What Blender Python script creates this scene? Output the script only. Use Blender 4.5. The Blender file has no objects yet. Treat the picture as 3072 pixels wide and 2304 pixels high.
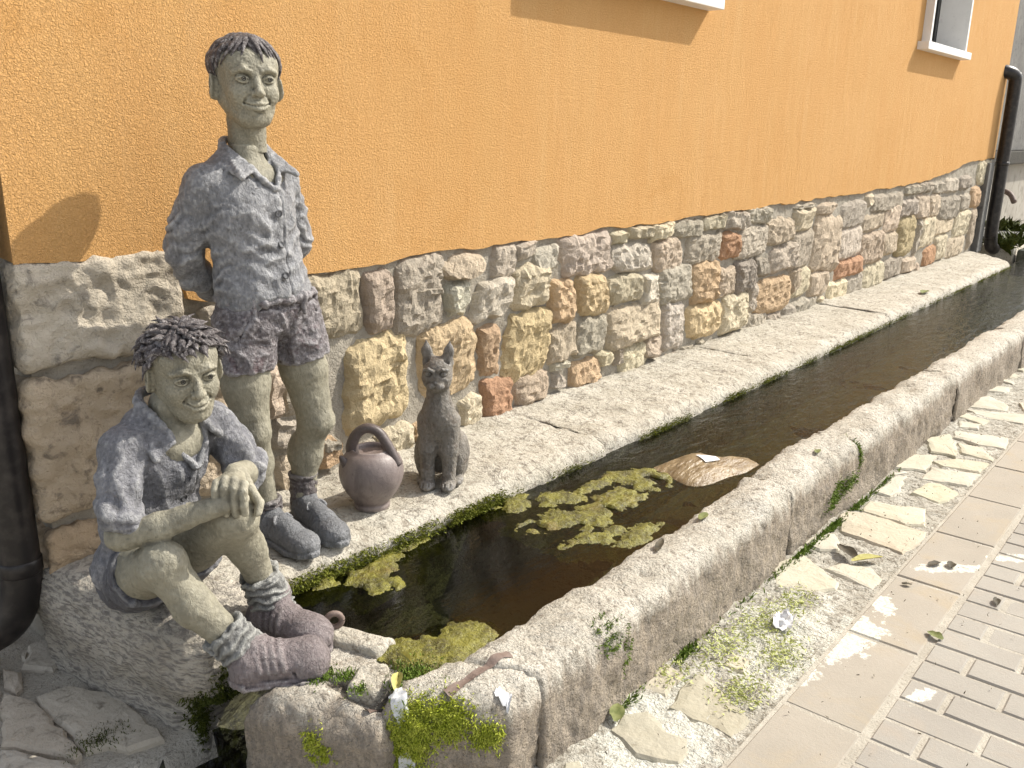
import bpy, bmesh, math, random
import numpy as np
from mathutils import Vector, Matrix
from mathutils.bvhtree import BVHTree
random.seed(7); RNG = np.random.default_rng(7)
SC = bpy.context.scene
COL = SC.collection

# ------------------------------------------------------------------ camera, sky, sun, exposure
cam_d = bpy.data.cameras.new('camera'); cam = bpy.data.objects.new('camera', cam_d); COL.objects.link(cam)
_r = Vector((0.64295, -0.76574, 0.01597)); _u = Vector((0.20096, 0.18878, 0.96124)); _f = Vector((0.73908, 0.61481, -0.27526))
M = Matrix((_r, _u, -_f)).transposed().to_4x4(); M.translation = Vector((0, -2.2245, 1.1))
cam.matrix_world = M
cam_d.sensor_width = 36.0; cam_d.lens = 31.07; cam_d.clip_start = 0.05; cam_d.clip_end = 400
SC.camera = cam
SUN = Vector((0.58, -0.30, 0.62)).normalized()
world = bpy.data.worlds.new('World'); SC.world = world; world.use_nodes = True
nt = world.node_tree; nt.nodes.clear()
sky = nt.nodes.new('ShaderNodeTexSky'); sky.sky_type = 'NISHITA'; sky.sun_disc = False
sky.sun_elevation = math.asin(SUN.z); sky.sun_rotation = math.atan2(SUN.x, SUN.y)
bg = nt.nodes.new('ShaderNodeBackground'); bg.inputs[1].default_value = 0.15
ow = nt.nodes.new('ShaderNodeOutputWorld')
sky.dust_density = 2.5
hsv = nt.nodes.new('ShaderNodeHueSaturation'); hsv.inputs['Saturation'].default_value = .38
nt.links.new(sky.outputs[0], hsv.inputs['Color']); nt.links.new(hsv.outputs[0], bg.inputs[0]); nt.links.new(bg.outputs[0], ow.inputs[0])
sl = bpy.data.lights.new('sun', 'SUN'); sl.energy = 3.7; sl.angle = math.radians(0.53); sl.color = (1.0, 0.94, 0.83)
so = bpy.data.objects.new('sun', sl); COL.objects.link(so)
so.rotation_euler = SUN.to_track_quat('Z', 'Y').to_euler(); so.location = (6, -6, 8)
SC.view_settings.view_transform = 'Standard'; SC.view_settings.look = 'None'
SC.view_settings.exposure = 0.64; SC.view_settings.gamma = 1.0; SC.view_settings.use_curve_mapping = False
try: SC.cycles.max_bounces = 8; SC.cycles.transparent_max_bounces = 12
except Exception: pass

# ------------------------------------------------------------------ small helpers
def tag(o, label=None, cat=None, group=None, kind=None):
    if label: o['label'] = label
    if cat: o['category'] = cat
    if group: o['group'] = group
    if kind: o['kind'] = kind
    return o
def empty(name, loc=(0, 0, 0), **k):
    o = bpy.data.objects.new(name, None); COL.objects.link(o); o.location = loc; o.empty_display_size = .1
    return tag(o, **k)
def mesh(name, V, F, mat, parent=None, smooth=True, loc=None, **k):
    """V (n,3) world coordinates; F list of faces or (m,4) array. Parents sit at identity rotation."""
    V = np.asarray(V, dtype=np.float64).reshape(-1, 3)
    me = bpy.data.meshes.new(name)
    if loc is None: loc = V.mean(0) if len(V) else np.zeros(3)
    loc = np.asarray(loc, float)
    if isinstance(F, np.ndarray) and F.ndim == 2:
        n, c = F.shape
        me.vertices.add(len(V)); me.vertices.foreach_set('co', (V - loc).astype(np.float32).ravel())
        me.loops.add(n * c); me.loops.foreach_set('vertex_index', F.astype(np.int32).ravel())
        me.polygons.add(n); me.polygons.foreach_set('loop_start', np.arange(0, n * c, c, dtype=np.int32))
        me.polygons.foreach_set('loop_total', np.full(n, c, dtype=np.int32))
        me.update(calc_edges=True); me.validate()
    else:
        me.from_pydata([tuple(v) for v in (V - loc)], [], [tuple(int(i) for i in f) for f in F]); me.update()
    me.polygons.foreach_set('use_smooth', np.full(len(me.polygons), bool(smooth)))
    if mat: me.materials.append(mat)
    o = bpy.data.objects.new(name, me); COL.objects.link(o)
    pl = np.zeros(3)
    if parent is not None:
        o.parent = parent; q = parent
        while q is not None: pl += np.array(q.location); q = q.parent
    o.location = loc - pl
    return tag(o, **k)
def _hash(i, j, k):
    n = (i * 374761393 + j * 668265263 + k * 1274126177) & 0xffffffff
    n = ((n ^ (n >> 13)) * 1274126177) & 0xffffffff
    return ((n ^ (n >> 16)) & 0xffff) / 65535.0
def vnoise(P, f, seed=0):
    Q = np.asarray(P, float) * f + seed * 17.31 + 500.0
    I = np.floor(Q).astype(np.int64); T = Q - I; T = T * T * (3 - 2 * T)
    out = 0
    for a in (0, 1):
        wa = T[..., 0] if a else 1 - T[..., 0]
        for b in (0, 1):
            wb = T[..., 1] if b else 1 - T[..., 1]
            for c in (0, 1):
                wc = T[..., 2] if c else 1 - T[..., 2]
                out = out + wa * wb * wc * _hash(I[..., 0] + a, I[..., 1] + b, I[..., 2] + c)
    return out * 2 - 1
def fbm(P, f, o=3, seed=0):
    s = 0; a = 1
    for i in range(o): s = s + a * vnoise(P, f * 2 ** i, seed + i); a *= .5
    return s
def ridge(P, f, seed=0): return 1 - 2 * np.abs(vnoise(P, f, seed))
def normals(V, F):
    F = np.asarray(F); n = np.zeros_like(V)
    fn = np.cross(V[F[:, 2]] - V[F[:, 0]], V[F[:, 3]] - V[F[:, 1]])
    for c in range(4): np.add.at(n, F[:, c], fn)
    return n / (np.linalg.norm(n, axis=1, keepdims=True) + 1e-12)
def joinm(parts):
    Vs, Fs, o = [], [], 0
    for V, F in parts:
        V = np.asarray(V, float)
        Vs.append(V); Fs += [tuple(i + o for i in f) for f in F] if not isinstance(F, np.ndarray) else (F + o).tolist(); o += len(V)
    return np.vstack(Vs), Fs
def tube(pts, rad, n=8, flat=1.0, up=None, cap=True):
    """swept tube; rad scalar or list; flat squashes along the frame's second axis."""
    P = [Vector(p) for p in pts]; m = len(P); rad = [rad] * m if np.isscalar(rad) else list(rad)
    V = []; F = []; up = Vector(up) if up is not None else Vector((0.13, 0.21, 1))
    for i in range(m):
        t = (P[min(i + 1, m - 1)] - P[max(i - 1, 0)]).normalized()
        a = t.cross(up)
        if a.length < 1e-4: a = t.cross(Vector((1, 0, 0)))
        a.normalize(); b = a.cross(t).normalized()
        for k in range(n):
            an = 2 * math.pi * k / n
            V.append(tuple(P[i] + a * (rad[i] * math.cos(an)) + b * (rad[i] * flat * math.sin(an))))
    for i in range(m - 1):
        for k in range(n):
            F.append((i * n + k, i * n + (k + 1) % n, (i + 1) * n + (k + 1) % n, (i + 1) * n + k))
    if cap: F.append(tuple(range(n))[::-1]); F.append(tuple((m - 1) * n + k for k in range(n)))
    return V, F
def box(lo, hi):
    x0, y0, z0 = lo; x1, y1, z1 = hi
    V = [(x0, y0, z0), (x1, y0, z0), (x1, y1, z0), (x0, y1, z0), (x0, y0, z1), (x1, y0, z1), (x1, y1, z1), (x0, y1, z1)]
    return V, [(0, 3, 2, 1), (4, 5, 6, 7), (0, 1, 5, 4), (1, 2, 6, 5), (2, 3, 7, 6), (3, 0, 4, 7)]
def bevbox(lo, hi, b):
    bm = bmesh.new(); V, F = box(lo, hi)
    vs = [bm.verts.new(v) for v in V]
    for f in F: bm.faces.new([vs[i] for i in f])
    bmesh.ops.bevel(bm, geom=bm.edges[:], offset=b, segments=2, affect='EDGES', profile=.6)
    bm.verts.index_update()
    V = [tuple(v.co) for v in bm.verts]; F = [tuple(v.index for v in f.verts) for f in bm.faces]; bm.free()
    return V, F
def catmull(pts, n=6, closed=False):
    P = [np.array(p, float) for p in pts]; out = []
    m = len(P); rng = range(m) if closed else range(m - 1)
    for i in rng:
        p0 = P[(i - 1) % m] if closed or i > 0 else 2 * P[0] - P[1]
        p1 = P[i]; p2 = P[(i + 1) % m]
        p3 = P[(i + 2) % m] if closed or i + 2 < m else 2 * P[-1] - P[-2]
        for k in range(n):
            t = k / n
            out.append(.5 * ((2 * p1) + (p2 - p0) * t + (2 * p0 - 5 * p1 + 4 * p2 - p3) * t * t + (3 * p1 - p0 - 3 * p2 + p3) * t ** 3))
    if not closed: out.append(P[-1])
    return np.array(out)

# ------------------------------------------------------------------ implicit sculpting
class Vol:
    def __init__(s, lo, hi, h):
        s.lo = np.array(lo, float); s.h = h
        s.n = np.ceil((np.array(hi) - s.lo) / h).astype(int) + 1
        s.D = np.full(s.n, 0.5, np.float32)
    def win(s, lo, hi, m):
        a = np.clip(np.floor((np.array(lo) - m - s.lo) / s.h).astype(int), 0, s.n - 1)
        b = np.clip(np.ceil((np.array(hi) + m - s.lo) / s.h).astype(int) + 1, 1, s.n)
        if np.any(b <= a): return None, None
        sl_ = tuple(slice(int(i), int(j)) for i, j in zip(a, b))
        ax = [s.lo[i] + s.h * np.arange(a[i], b[i]) for i in range(3)]
        G = np.stack(np.meshgrid(*ax, indexing='ij'), -1)
        return sl_, G
    def op(s, fn, lo, hi, k=0.0, mode='u'):
        sl_, G = s.win(lo, hi, max(k, 0) + 4 * s.h)
        if sl_ is None: return
        d = fn(G).astype(np.float32); A = s.D[sl_]
        if mode == 'u':
            if k > 0:
                hh = np.maximum(k - np.abs(A - d), 0) / k; s.D[sl_] = np.minimum(A, d) - hh * hh * k * .25
            else: s.D[sl_] = np.minimum(A, d)
        elif mode == 's':
            d = -d
            if k > 0:
                hh = np.maximum(k - np.abs(A - d), 0) / k; s.D[sl_] = np.maximum(A, d) + hh * hh * k * .25
            else: s.D[sl_] = np.maximum(A, d)
        elif mode == 'i': s.D[sl_] = np.maximum(A, d)
    def cap(s, a, b, ra, rb=None, k=.01, mode='u', sq=None):
        """tapered capsule; sq=(axis, factor): squashed along axis by factor (<1 thinner)"""
        a = np.array(a, float); b = np.array(b, float); rb = ra if rb is None else rb
        R = max(ra, rb)
        def fn(G):
            P = G - a; d = b - a; L = d @ d + 1e-12
            if sq is not None:
                ax = np.array(sq[0], float); ax /= np.linalg.norm(ax); P = P + (P @ ax)[..., None] * ax * (1 / sq[1] - 1)
                d2 = d + (d @ ax) * ax * (1 / sq[1] - 1)
            else: d2 = d
            L = d2 @ d2 + 1e-12
            t = np.clip((P @ d2) / L, 0, 1)
            q = np.linalg.norm(P - t[..., None] * d2, axis=-1) - (ra + (rb - ra) * t)
            return q * (sq[1] ** .5 if sq is not None else 1)
        s.op(fn, np.minimum(a, b) - R, np.maximum(a, b) + R, k, mode)
    def chain(s, pts, rad, k=.01, mode='u', sq=None):
        rad = [rad] * len(pts) if np.isscalar(rad) else rad
        for i in range(len(pts) - 1): s.cap(pts[i], pts[i + 1], rad[i], rad[i + 1], k, mode, sq)
    def ell(s, c, r, k=.01, R=None, mode='u'):
        c = np.array(c, float); r = np.array(r, float); Rm = np.eye(3) if R is None else np.array(R)
        mx = r.max()
        def fn(G):
            P = (G - c) @ Rm
            k0 = np.linalg.norm(P / r, axis=-1); k1 = np.linalg.norm(P / (r * r), axis=-1) + 1e-9
            return k0 * (k0 - 1) / k1
        s.op(fn, c - mx, c + mx, k, mode)
    def tri(s, a, b, c, r, k=.004, mode='u'):
        a, b, c = (np.array(v, float) for v in (a, b, c))
        def fn(G):
            ba = b - a; cb = c - b; ac = a - c; nn = np.cross(ba, ac)
            pa = G - a; pb = G - b; pc = G - c
            sg = (np.sign(pa @ np.cross(ba, nn)) + np.sign(pb @ np.cross(cb, nn)) + np.sign(pc @ np.cross(ac, nn)))
            def e(p, d):
                t = np.clip((p @ d) / (d @ d), 0, 1)[..., None]; q = d * t - p; return (q * q).sum(-1)
            de = np.minimum(np.minimum(e(pa, ba), e(pb, cb)), e(pc, ac)); dp = (pa @ nn) ** 2 / (nn @ nn)
            return np.sqrt(np.where(sg < 2, de, dp)) - r
        lo = np.minimum(np.minimum(a, b), c) - r; hi = np.maximum(np.maximum(a, b), c) + r
        s.op(fn, lo, hi, k, mode)
    def prism(s, poly, z0, z1, rnd, k=.01, mode='u'):
        """rounded extruded polygon"""
        P2 = np.array(poly, float)
        def fn(G):
            x = G[..., 0]; y = G[..., 1]; d = np.full(x.shape, 1e9); ins = np.zeros(x.shape, bool)
            n = len(P2)
            for i in range(n):
                A = P2[i]; B = P2[(i + 1) % n]; e = B - A
                wx = x - A[0]; wy = y - A[1]; t = np.clip((wx * e[0] + wy * e[1]) / (e @ e), 0, 1)
                d = np.minimum(d, (wx - e[0] * t) ** 2 + (wy - e[1] * t) ** 2)
                c1 = (A[1] > y) != (B[1] > y)
                xi = (B[0] - A[0]) * (y - A[1]) / (B[1] - A[1] + 1e-12) + A[0]
                ins ^= c1 & (x < xi)
            d = np.sqrt(d) * np.where(ins, -1, 1) + rnd
            zz = np.abs(G[..., 2] - (z0 + z1) / 2) - (z1 - z0) / 2 + rnd
            return np.minimum(np.maximum(d, zz), 0) + np.sqrt(np.maximum(d, 0) ** 2 + np.maximum(zz, 0) ** 2) - rnd
        s.op(fn, (P2[:, 0].min(), P2[:, 1].min(), z0), (P2[:, 0].max(), P2[:, 1].max(), z1), k, mode)
    def half(s, p, n, mode='i'):
        """keep the half space on the -n side of p"""
        p = np.array(p, float); n = np.array(n, float); n /= np.linalg.norm(n)
        G = [s.lo[i] + s.h * np.arange(s.n[i]) for i in range(3)]
        d = (G[0][:, None, None] - p[0]) * n[0] + (G[1][None, :, None] - p[1]) * n[1] + (G[2][None, None, :] - p[2]) * n[2]
        s.D = np.maximum(s.D, d.astype(np.float32))
    def poly(s):
        D = s.D.copy()
        for ax in range(3):
            for e in (0, -1):
                ix = [slice(None)] * 3; ix[ax] = e; D[tuple(ix)] = np.maximum(D[tuple(ix)], 1e-3)
        S = D < 0; n = np.array(D.shape) - 1
        c = np.zeros(n, np.uint8)
        for i in (0, 1):
            for j in (0, 1):
                for k in (0, 1): c += S[i:n[0] + i, j:n[1] + j, k:n[2] + k]
        idx = np.argwhere((c > 0) & (c < 8)); N = len(idx)
        cid = np.full(n, -1, np.int32); cid[tuple(idx.T)] = np.arange(N)
        acc = np.zeros((N, 3)); cnt = np.zeros(N)
        for ax in range(3):
            o1, o2 = [a for a in range(3) if a != ax]
            for u in (0, 1):
                for v in (0, 1):
                    A = idx.copy(); A[:, o1] += u; A[:, o2] += v; B = A.copy(); B[:, ax] += 1
                    da = D[tuple(A.T)].astype(float); db = D[tuple(B.T)].astype(float)
                    m = (da < 0) != (db < 0)
                    t = np.where(m, da / np.where(m, da - db, 1), 0)
                    p = A.astype(float); p[:, ax] += t
                    acc[m] += p[m]; cnt[m] += 1
        V = s.lo + s.h * acc / cnt[:, None]
        Q = []
        for ax in range(3):
            o1, o2 = [(1, 2), (2, 0), (0, 1)][ax]
            sa = [slice(1, -1)] * 3; sb = [slice(1, -1)] * 3
            sa[ax] = slice(0, -1); sb[ax] = slice(1, None)
            A = S[tuple(sa)]; B = S[tuple(sb)]
            e = np.argwhere(A != B)
            if not len(e): continue
            sg = A[tuple(e.T)]
            e = e + np.array([0 if a == ax else 1 for a in range(3)])
            def cell(d1, d2):
                q = e.copy(); q[:, o1] += d1; q[:, o2] += d2; return cid[tuple(q.T)]
            q = np.stack([cell(-1, -1), cell(0, -1), cell(0, 0), cell(-1, 0)], 1)
            q[~sg] = q[~sg][:, ::-1]
            Q.append(q)
        return V, np.vstack(Q)
def rough(V, F, layers):
    """push vertices along normals; layers: list of functions (V)->height"""
    N = normals(V, F); h = 0
    for fn in layers: h = h + fn(V)
    return V + N * np.asarray(h)[:, None]
def rotz(a): c, s_ = math.cos(a), math.sin(a); return np.array([[c, -s_, 0], [s_, c, 0], [0, 0, 1]])
def rotx(a): c, s_ = math.cos(a), math.sin(a); return np.array([[1, 0, 0], [0, c, -s_], [0, s_, c]])
def roty(a): c, s_ = math.cos(a), math.sin(a); return np.array([[c, 0, s_], [0, 1, 0], [-s_, 0, c]])

# ------------------------------------------------------------------ materials
class NT:
    def __init__(s, name):
        s.m = bpy.data.materials.new(name); s.m.use_nodes = True; s.t = s.m.node_tree
        s.b = s.t.nodes['Principled BSDF']; s.o = s.t.nodes['Material Output']
        s.pos = s.t.nodes.new('ShaderNodeNewGeometry').outputs['Position']
    def n(s, typ, **k):
        q = s.t.nodes.new(typ)
        for a, b in k.items(): setattr(q, a, b)
        return q
    def L(s, a, b): s.t.links.new(a, b)
    def mapped(s, sc, rot=(0, 0, 0)):
        q = s.n('ShaderNodeMapping'); q.inputs['Scale'].default_value = sc; q.inputs['Rotation'].default_value = rot
        s.L(s.pos, q.inputs['Vector']); return q.outputs[0]
    def noise(s, scale, detail=5, rough=.55, vec=None, dist=0.0):
        q = s.n('ShaderNodeTexNoise'); q.inputs['Scale'].default_value = scale; q.inputs['Detail'].default_value = detail
        q.inputs['Roughness'].default_value = rough; q.inputs['Distortion'].default_value = dist
        s.L(vec if vec is not None else s.pos, q.inputs['Vector']); return q.outputs['Fac']
    def vor(s, scale, feature='F1', vec=None):
        q = s.n('ShaderNodeTexVoronoi', feature=feature); q.inputs['Scale'].default_value = scale
        s.L(vec if vec is not None else s.pos, q.inputs['Vector']); return q.outputs['Distance']
    def ramp(s, fac, a, b, c0=0.0, c1=1.0):
        q = s.n('ShaderNodeMapRange'); q.clamp = True
        q.inputs['From Min'].default_value = a; q.inputs['From Max'].default_value = b
        q.inputs['To Min'].default_value = c0; q.inputs['To Max'].default_value = c1
        s.L(fac, q.inputs['Value']); return q.outputs[0]
    def mix(s, fac, a, b, blend='MIX'):
        q = s.n('ShaderNodeMix', data_type='RGBA', blend_type=blend)
        for sock, v in ((q.inputs['Factor'], fac), (q.inputs['A'], a), (q.inputs['B'], b)):
            if hasattr(v, 'is_output') or hasattr(v, 'links'): s.L(v, sock)
            elif isinstance(v, (int, float)): sock.default_value = v
            else: sock.default_value = (*v, 1)
        return q.outputs['Result']
    def math(s, op, a, b=0.0):
        q = s.n('ShaderNodeMath', operation=op)
        for sock, v in ((q.inputs[0], a), (q.inputs[1], b)):
            if hasattr(v, 'links'): s.L(v, sock)
            else: sock.default_value = v
        return q.outputs[0]
    def sep(s):
        q = s.n('ShaderNodeSeparateXYZ'); s.L(s.pos, q.inputs[0]); return q.outputs
    def bump(s, fac, dist, strength=1.0):
        q = s.n('ShaderNodeBump'); q.inputs['Distance'].default_value = dist; q.inputs['Strength'].default_value = strength
        s.L(fac, q.inputs['Height'])
        prev = getattr(s, 'last', None)
        if prev is not None: s.L(prev, q.inputs['Normal'])
        s.last = q.outputs[0]; s.L(s.last, s.b.inputs['Normal'])
    def col(s, c, rough=.85, spec=.3):
        if hasattr(c, 'links'): s.L(c, s.b.inputs['Base Color'])
        else: s.b.inputs['Base Color'].default_value = (*c, 1)
        s.b.inputs['Roughness'].default_value = rough; s.b.inputs['Specular IOR Level'].default_value = spec
        return s.m
def stone_mat(name, a, b, dirt, scale=7, spot=45, thr=(.58, .70), bumps=((30, .006), (120, .0025)), objcol=False, rough=.88, extra=None):
    t = NT(name)
    c = t.mix(t.ramp(t.noise(scale, 6, .6), .35, .65), a, b)
    c = t.mix(t.ramp(t.noise(spot, 6, .65, dist=.6), thr[0], thr[1], 0, .8), c, dirt)
    if objcol:
        oi = t.n('ShaderNodeObjectInfo'); c = t.mix(1.0, c, oi.outputs['Color'], 'MULTIPLY')
    if extra: c = extra(t, c)
    for sc_, d in bumps: t.bump(t.noise(sc_, 5, .6), d)
    return t.col(c, rough)
# ================================================================== the house
GZ = -0.27
def stucco_mat():
    t = NT('orange stucco')
    c = t.mix(t.ramp(t.noise(1.1, 5, .6), .3, .7), (.62, .345, .130), (.66, .385, .160))
    c = t.mix(t.ramp(t.noise(3.0, 4, .6, vec=t.mapped((2.2, 1, .35))), .45, .75, 0, .5), c, (.66, .405, .17))
    c = t.mix(t.ramp(t.noise(9, 6, .65, vec=t.mapped((1.6, 1, .16)), dist=.8), .50, .72, 0, .28), c, (.72, .47, .235))
    c = t.mix(t.ramp(t.noise(2.2, 6, .7, dist=.8), .58, .70, 0, .35), c, (.54, .27, .075))
    c = t.mix(t.ramp(t.noise(210, 3, .5), .35, .6, .45, 0), c, (.54, .285, .08))
    w = t.noise(165, 3, .55, dist=1.1)
    t.bump(t.ramp(w, .30, .66), .0036, 1.0); t.bump(t.noise(330, 3, .6), .0012, .7); t.bump(t.noise(7, 4, .6, vec=t.mapped((1.5, 1, .6))), .008, .6)
    return t.col(c, .9, .2)
M_STUCCO = stucco_mat()
M_MORTAR = stone_mat('grey mortar', (.30, .27, .22), (.39, .355, .295), (.19, .17, .14), 9, 60, bumps=((40, .008), (160, .004)))
M_RUBBLE = stone_mat('rubble stone', (.84, .84, .84), (1.0, 1.0, 1.0), (.52, .46, .40), 14, 38, (.60, .74), bumps=((30, .012), (85, .008), (240, .003)), objcol=True)
M_MARBLE = stone_mat('white marble trim', (.72, .71, .69), (.78, .77, .75), (.62, .61, .60), 5, 30, bumps=((200, .0004),), rough=.45)
M_BLACKPIPE = NT('black pipe'); M_BLACKPIPE.bump(M_BLACKPIPE.noise(18, 3), .0015); M_BLACKPIPE = M_BLACKPIPE.col(M_BLACKPIPE.mix(M_BLACKPIPE.ramp(M_BLACKPIPE.noise(25, 5), .45, .75), (.012, .010, .010), (.045, .038, .034)), .38, .45)

house = empty('stucco_house', (5.3, 0, GZ), label='orange stuccoed house with a rough stone base and two small windows', cat='house')
ZB = [(0.845, 0.781), (0.94, 0.776), (1.08, 0.778), (1.215, 0.782), (1.25, 0.715), (1.265, 0.65), (1.32, 0.632), (1.38, 0.637), (1.5, 0.663), (1.67, 0.669), (1.93, 0.671), (2.25, 0.681), (2.64, 0.684), (3.04, 0.687), (3.46, 0.690), (4.63, 0.700), (6.0, 0.712), (7.46, 0.735), (8.2, 0.762), (8.74, 0.81), (9.32, 0.887), (9.92, 0.905), (10.3, 0.91)]
ZT = 4.6; HX0, HX1 = 0.845, 10.3
def zb(x):
    b = np.interp(x, [p[0] for p in ZB], [p[1] for p in ZB])
    return b + .008 * fbm(np.array([[x, 0, 0]]), 9, 3, 3)[0]
WIN = [(2.86, 3.99, 1.717, 3.1), (7.40, 8.43, 1.786, 3.1)]
def build_stucco():
    V, F = [], []
    def quad(a, b, c, d):
        n = len(V); V.extend([a, b, c, d]); F.append((n, n + 1, n + 2, n + 3))
    yw = -.014
    xs = np.arange(HX0, HX1 + .001, .015); zz = [zb(x) for x in xs]
    for i in range(len(xs) - 1):
        x0, x1 = xs[i], xs[i + 1]
        quad((x0, yw, zz[i]), (x1, yw, zz[i + 1]), (x1, yw, 1.2), (x0, yw, 1.2))
        quad((x0, .02, zz[i] - .004), (x1, .02, zz[i + 1] - .004), (x1, yw, zz[i + 1]), (x0, yw, zz[i]))
    cuts = sorted({HX0, HX1, *[w[0] for w in WIN], *[w[1] for w in WIN]})
    for a, b in zip(cuts[:-1], cuts[1:]):
        lo = 1.2
        for w in WIN:
            if abs(w[0] - a) < 1e-6:
                quad((a, yw, lo), (b, yw, lo), (b, yw, w[2]), (a, yw, w[2])); lo = w[3]
        quad((a, yw, lo), (b, yw, lo), (b, yw, ZT), (a, yw, ZT))
    # reveals of the openings
    for x0, x1, z0, z1 in WIN:
        quad((x0, yw, z0), (x0, .24, z0), (x0, .24, z1), (x0, yw, z1)); quad((x1, .24, z0), (x1, yw, z0), (x1, yw, z1), (x1, .24, z1))
        quad((x0, yw, z1), (x0, .24, z1), (x1, .24, z1), (x1, yw, z1)); quad((x0, .24, z0), (x0, yw, z0), (x1, yw, z0), (x1, .24, z0))
    # side walls, back, top
    for k in range(60):
        y0, y1 = yw + k * .1, yw + (k + 1) * .1
        z0 = .785 + .01 * math.sin(k * 2.1); z1 = .785 + .01 * math.sin((k + 1) * 2.1)
        quad((HX0 - .014, y1, z1), (HX0 - .014, y0, z0), (HX0 - .014, y0, ZT), (HX0 - .014, y1, ZT))
        quad((HX0 + .02, y1, z1 - .004), (HX0 + .02, y0, z0 - .004), (HX0 - .014, y0, z0), (HX0 - .014, y1, z1))
    quad((HX0 - .014, yw, .781), (HX0, yw, .781), (HX0, yw, ZT), (HX0 - .014, yw, ZT))
    quad((HX1, yw, .9), (HX1, 6, .9), (HX1, 6, ZT), (HX1, yw, ZT))
    quad((HX1, 6, -.3), (HX0, 6, -.3), (HX0, 6, ZT), (HX1, 6, ZT)); quad((HX0, yw, ZT), (HX1, yw, ZT), (HX1, 6, ZT), (HX0, 6, ZT))
    return V, F
V, F = build_stucco()
stucco = mesh('stucco_wall', V, F, M_STUCCO, house, smooth=False)
# mortar bed behind the stones: rough sheet on the front and on the side
def sheet(x0, x1, z0, z1, st, fn):
    xs = np.arange(x0, x1 + st * .5, st); zs = np.arange(z0, z1 + st * .5, st)
    X, Z = np.meshgrid(xs, zs, indexing='ij'); n, m = X.shape
    I = np.arange(n * m).reshape(n, m)
    Q = np.stack([I[:-1, :-1], I[1:, :-1], I[1:, 1:], I[:-1, 1:]], -1).reshape(-1, 4)
    return fn(X.ravel(), Z.ravel()), Q
def mf(X, Z):
    P = np.stack([X, 0 * X, Z], 1); far = np.clip((X - 5) / 5, 0, 1)
    return np.stack([X, 0.006 + .007 * fbm(P, 16, 3, 5) + .004 * vnoise(P, 60, 6), np.minimum(Z, np.interp(X, [p[0] for p in ZB], [p[1] for p in ZB]) + .06)], 1)
V1, Q1 = sheet(HX0, HX1, -.45, .98, .016, mf)
def ms(Y, Z):
    P = np.stack([0 * Y, Y, Z], 1)
    return np.stack([HX0 + .004 + .008 * fbm(P, 14, 3, 8), Y, Z], 1)
V2, Q2 = sheet(0.01, 3.0, -.45, .84, .03, ms); Q2 = Q2[:, ::-1]
V, F = joinm([(V1, Q1), (V2, Q2)])
mesh('mortar_bed', V, np.array(F), M_MORTAR, house)
# hewn stones: front face a grid with a rough, slightly bulging relief, cut back to the mortar at the rim
SCOL = {'c': (.60, .52, .375), 'b': (.52, .425, .32), 'g': (.44, .385, .31), 'w': (.57, .515, .42), 'y': (.62, .49, .295), 'o': (.56, .40, .25), 'r': (.48, .285, .17)}
def hewn(x0, x1, z0, z1, seed, prot=.034, n=None, smooth_k=0.0, plane='front', y0=0.0, depth=.03):
    w, h = x1 - x0, z1 - z0; CS = .0115 if x0 < 5.2 else .022
    nx = n or int(np.clip(round(w / CS), 6, 24)); nz = n or int(np.clip(round(h / CS), 6, 24))
    rs = np.random.default_rng(seed)
    U, W = np.meshgrid(np.linspace(-1, 1, nx), np.linspace(-1, 1, nz), indexing='ij')
    p = 7.0 if smooth_k < .5 else 2.4
    # superellipse outline with uneven corners
    f = (np.abs(U) ** p + np.abs(W) ** p) ** (1 / p) + 1e-9; mx = np.maximum(np.abs(U), np.abs(W))
    s_ = np.where(f > 0, mx / f, 1)
    X = (x0 + x1) / 2 + U * s_ * w / 2; Z = (z0 + z1) / 2 + W * s_ * h / 2
    sk = rs.normal(0, .075, 4)
    X = X + w * .5 * (sk[0] * W + sk[1] * W * W * U); Z = Z + h * .5 * (sk[2] * U + sk[3] * U * U * W)
    P = np.stack([X, 0 * X, Z], -1)
    X = X + .010 * fbm(P, 24, 3, seed % 91) * (mx > .5); Z = Z + .010 * fbm(P, 24, 3, seed % 91 + 7) * (mx > .5)
    e = np.clip((1 - mx) * 3.2, 0, 1); e = e * (2 - e) if smooth_k > .5 else e ** .6
    R = (fbm(P, 20, 3, seed % 97) * .6 + ridge(P, 30, seed % 53) * .5 + .30 * np.sign(vnoise(P, 13, seed % 41)) * .5) * (1 - smooth_k)
    tilt = rs.normal(0, .22) * U + rs.normal(0, .22) * W
    Y = -prot * e * (.85 + .42 * R + tilt) + (1 - e) * .006
    Y = Y - (e > .3) * (.0050 * ridge(P, 52, seed % 31) * (1 - .7 * smooth_k) + .0030 * fbm(P, 95, 2, seed % 37)) + .010 * np.clip(vnoise(P, 44, seed % 29) - .35, 0, 1) * (1 - smooth_k)
    rim = mx > .999
    I = np.arange(nx * nz).reshape(nx, nz)
    V = np.stack([X, y0 + Y, Z], -1).reshape(-1, 3)
    Q = np.stack([I[:-1, :-1], I[1:, :-1], I[1:, 1:], I[:-1, 1:]], -1).reshape(-1, 4)
    ring = list(I[:, 0]) + list(I[-1, 1:]) + list(I[-2::-1, -1]) + list(I[0, -2:0:-1])
    B = V[ring].copy(); B[:, 1] = y0 + depth; o = len(V); V = np.vstack([V, B]); m = len(ring)
    S = np.array([[ring[i], o + i, o + (i + 1) % m, ring[(i + 1) % m]] for i in range(m)])
    return V, np.vstack([Q, S])
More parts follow.
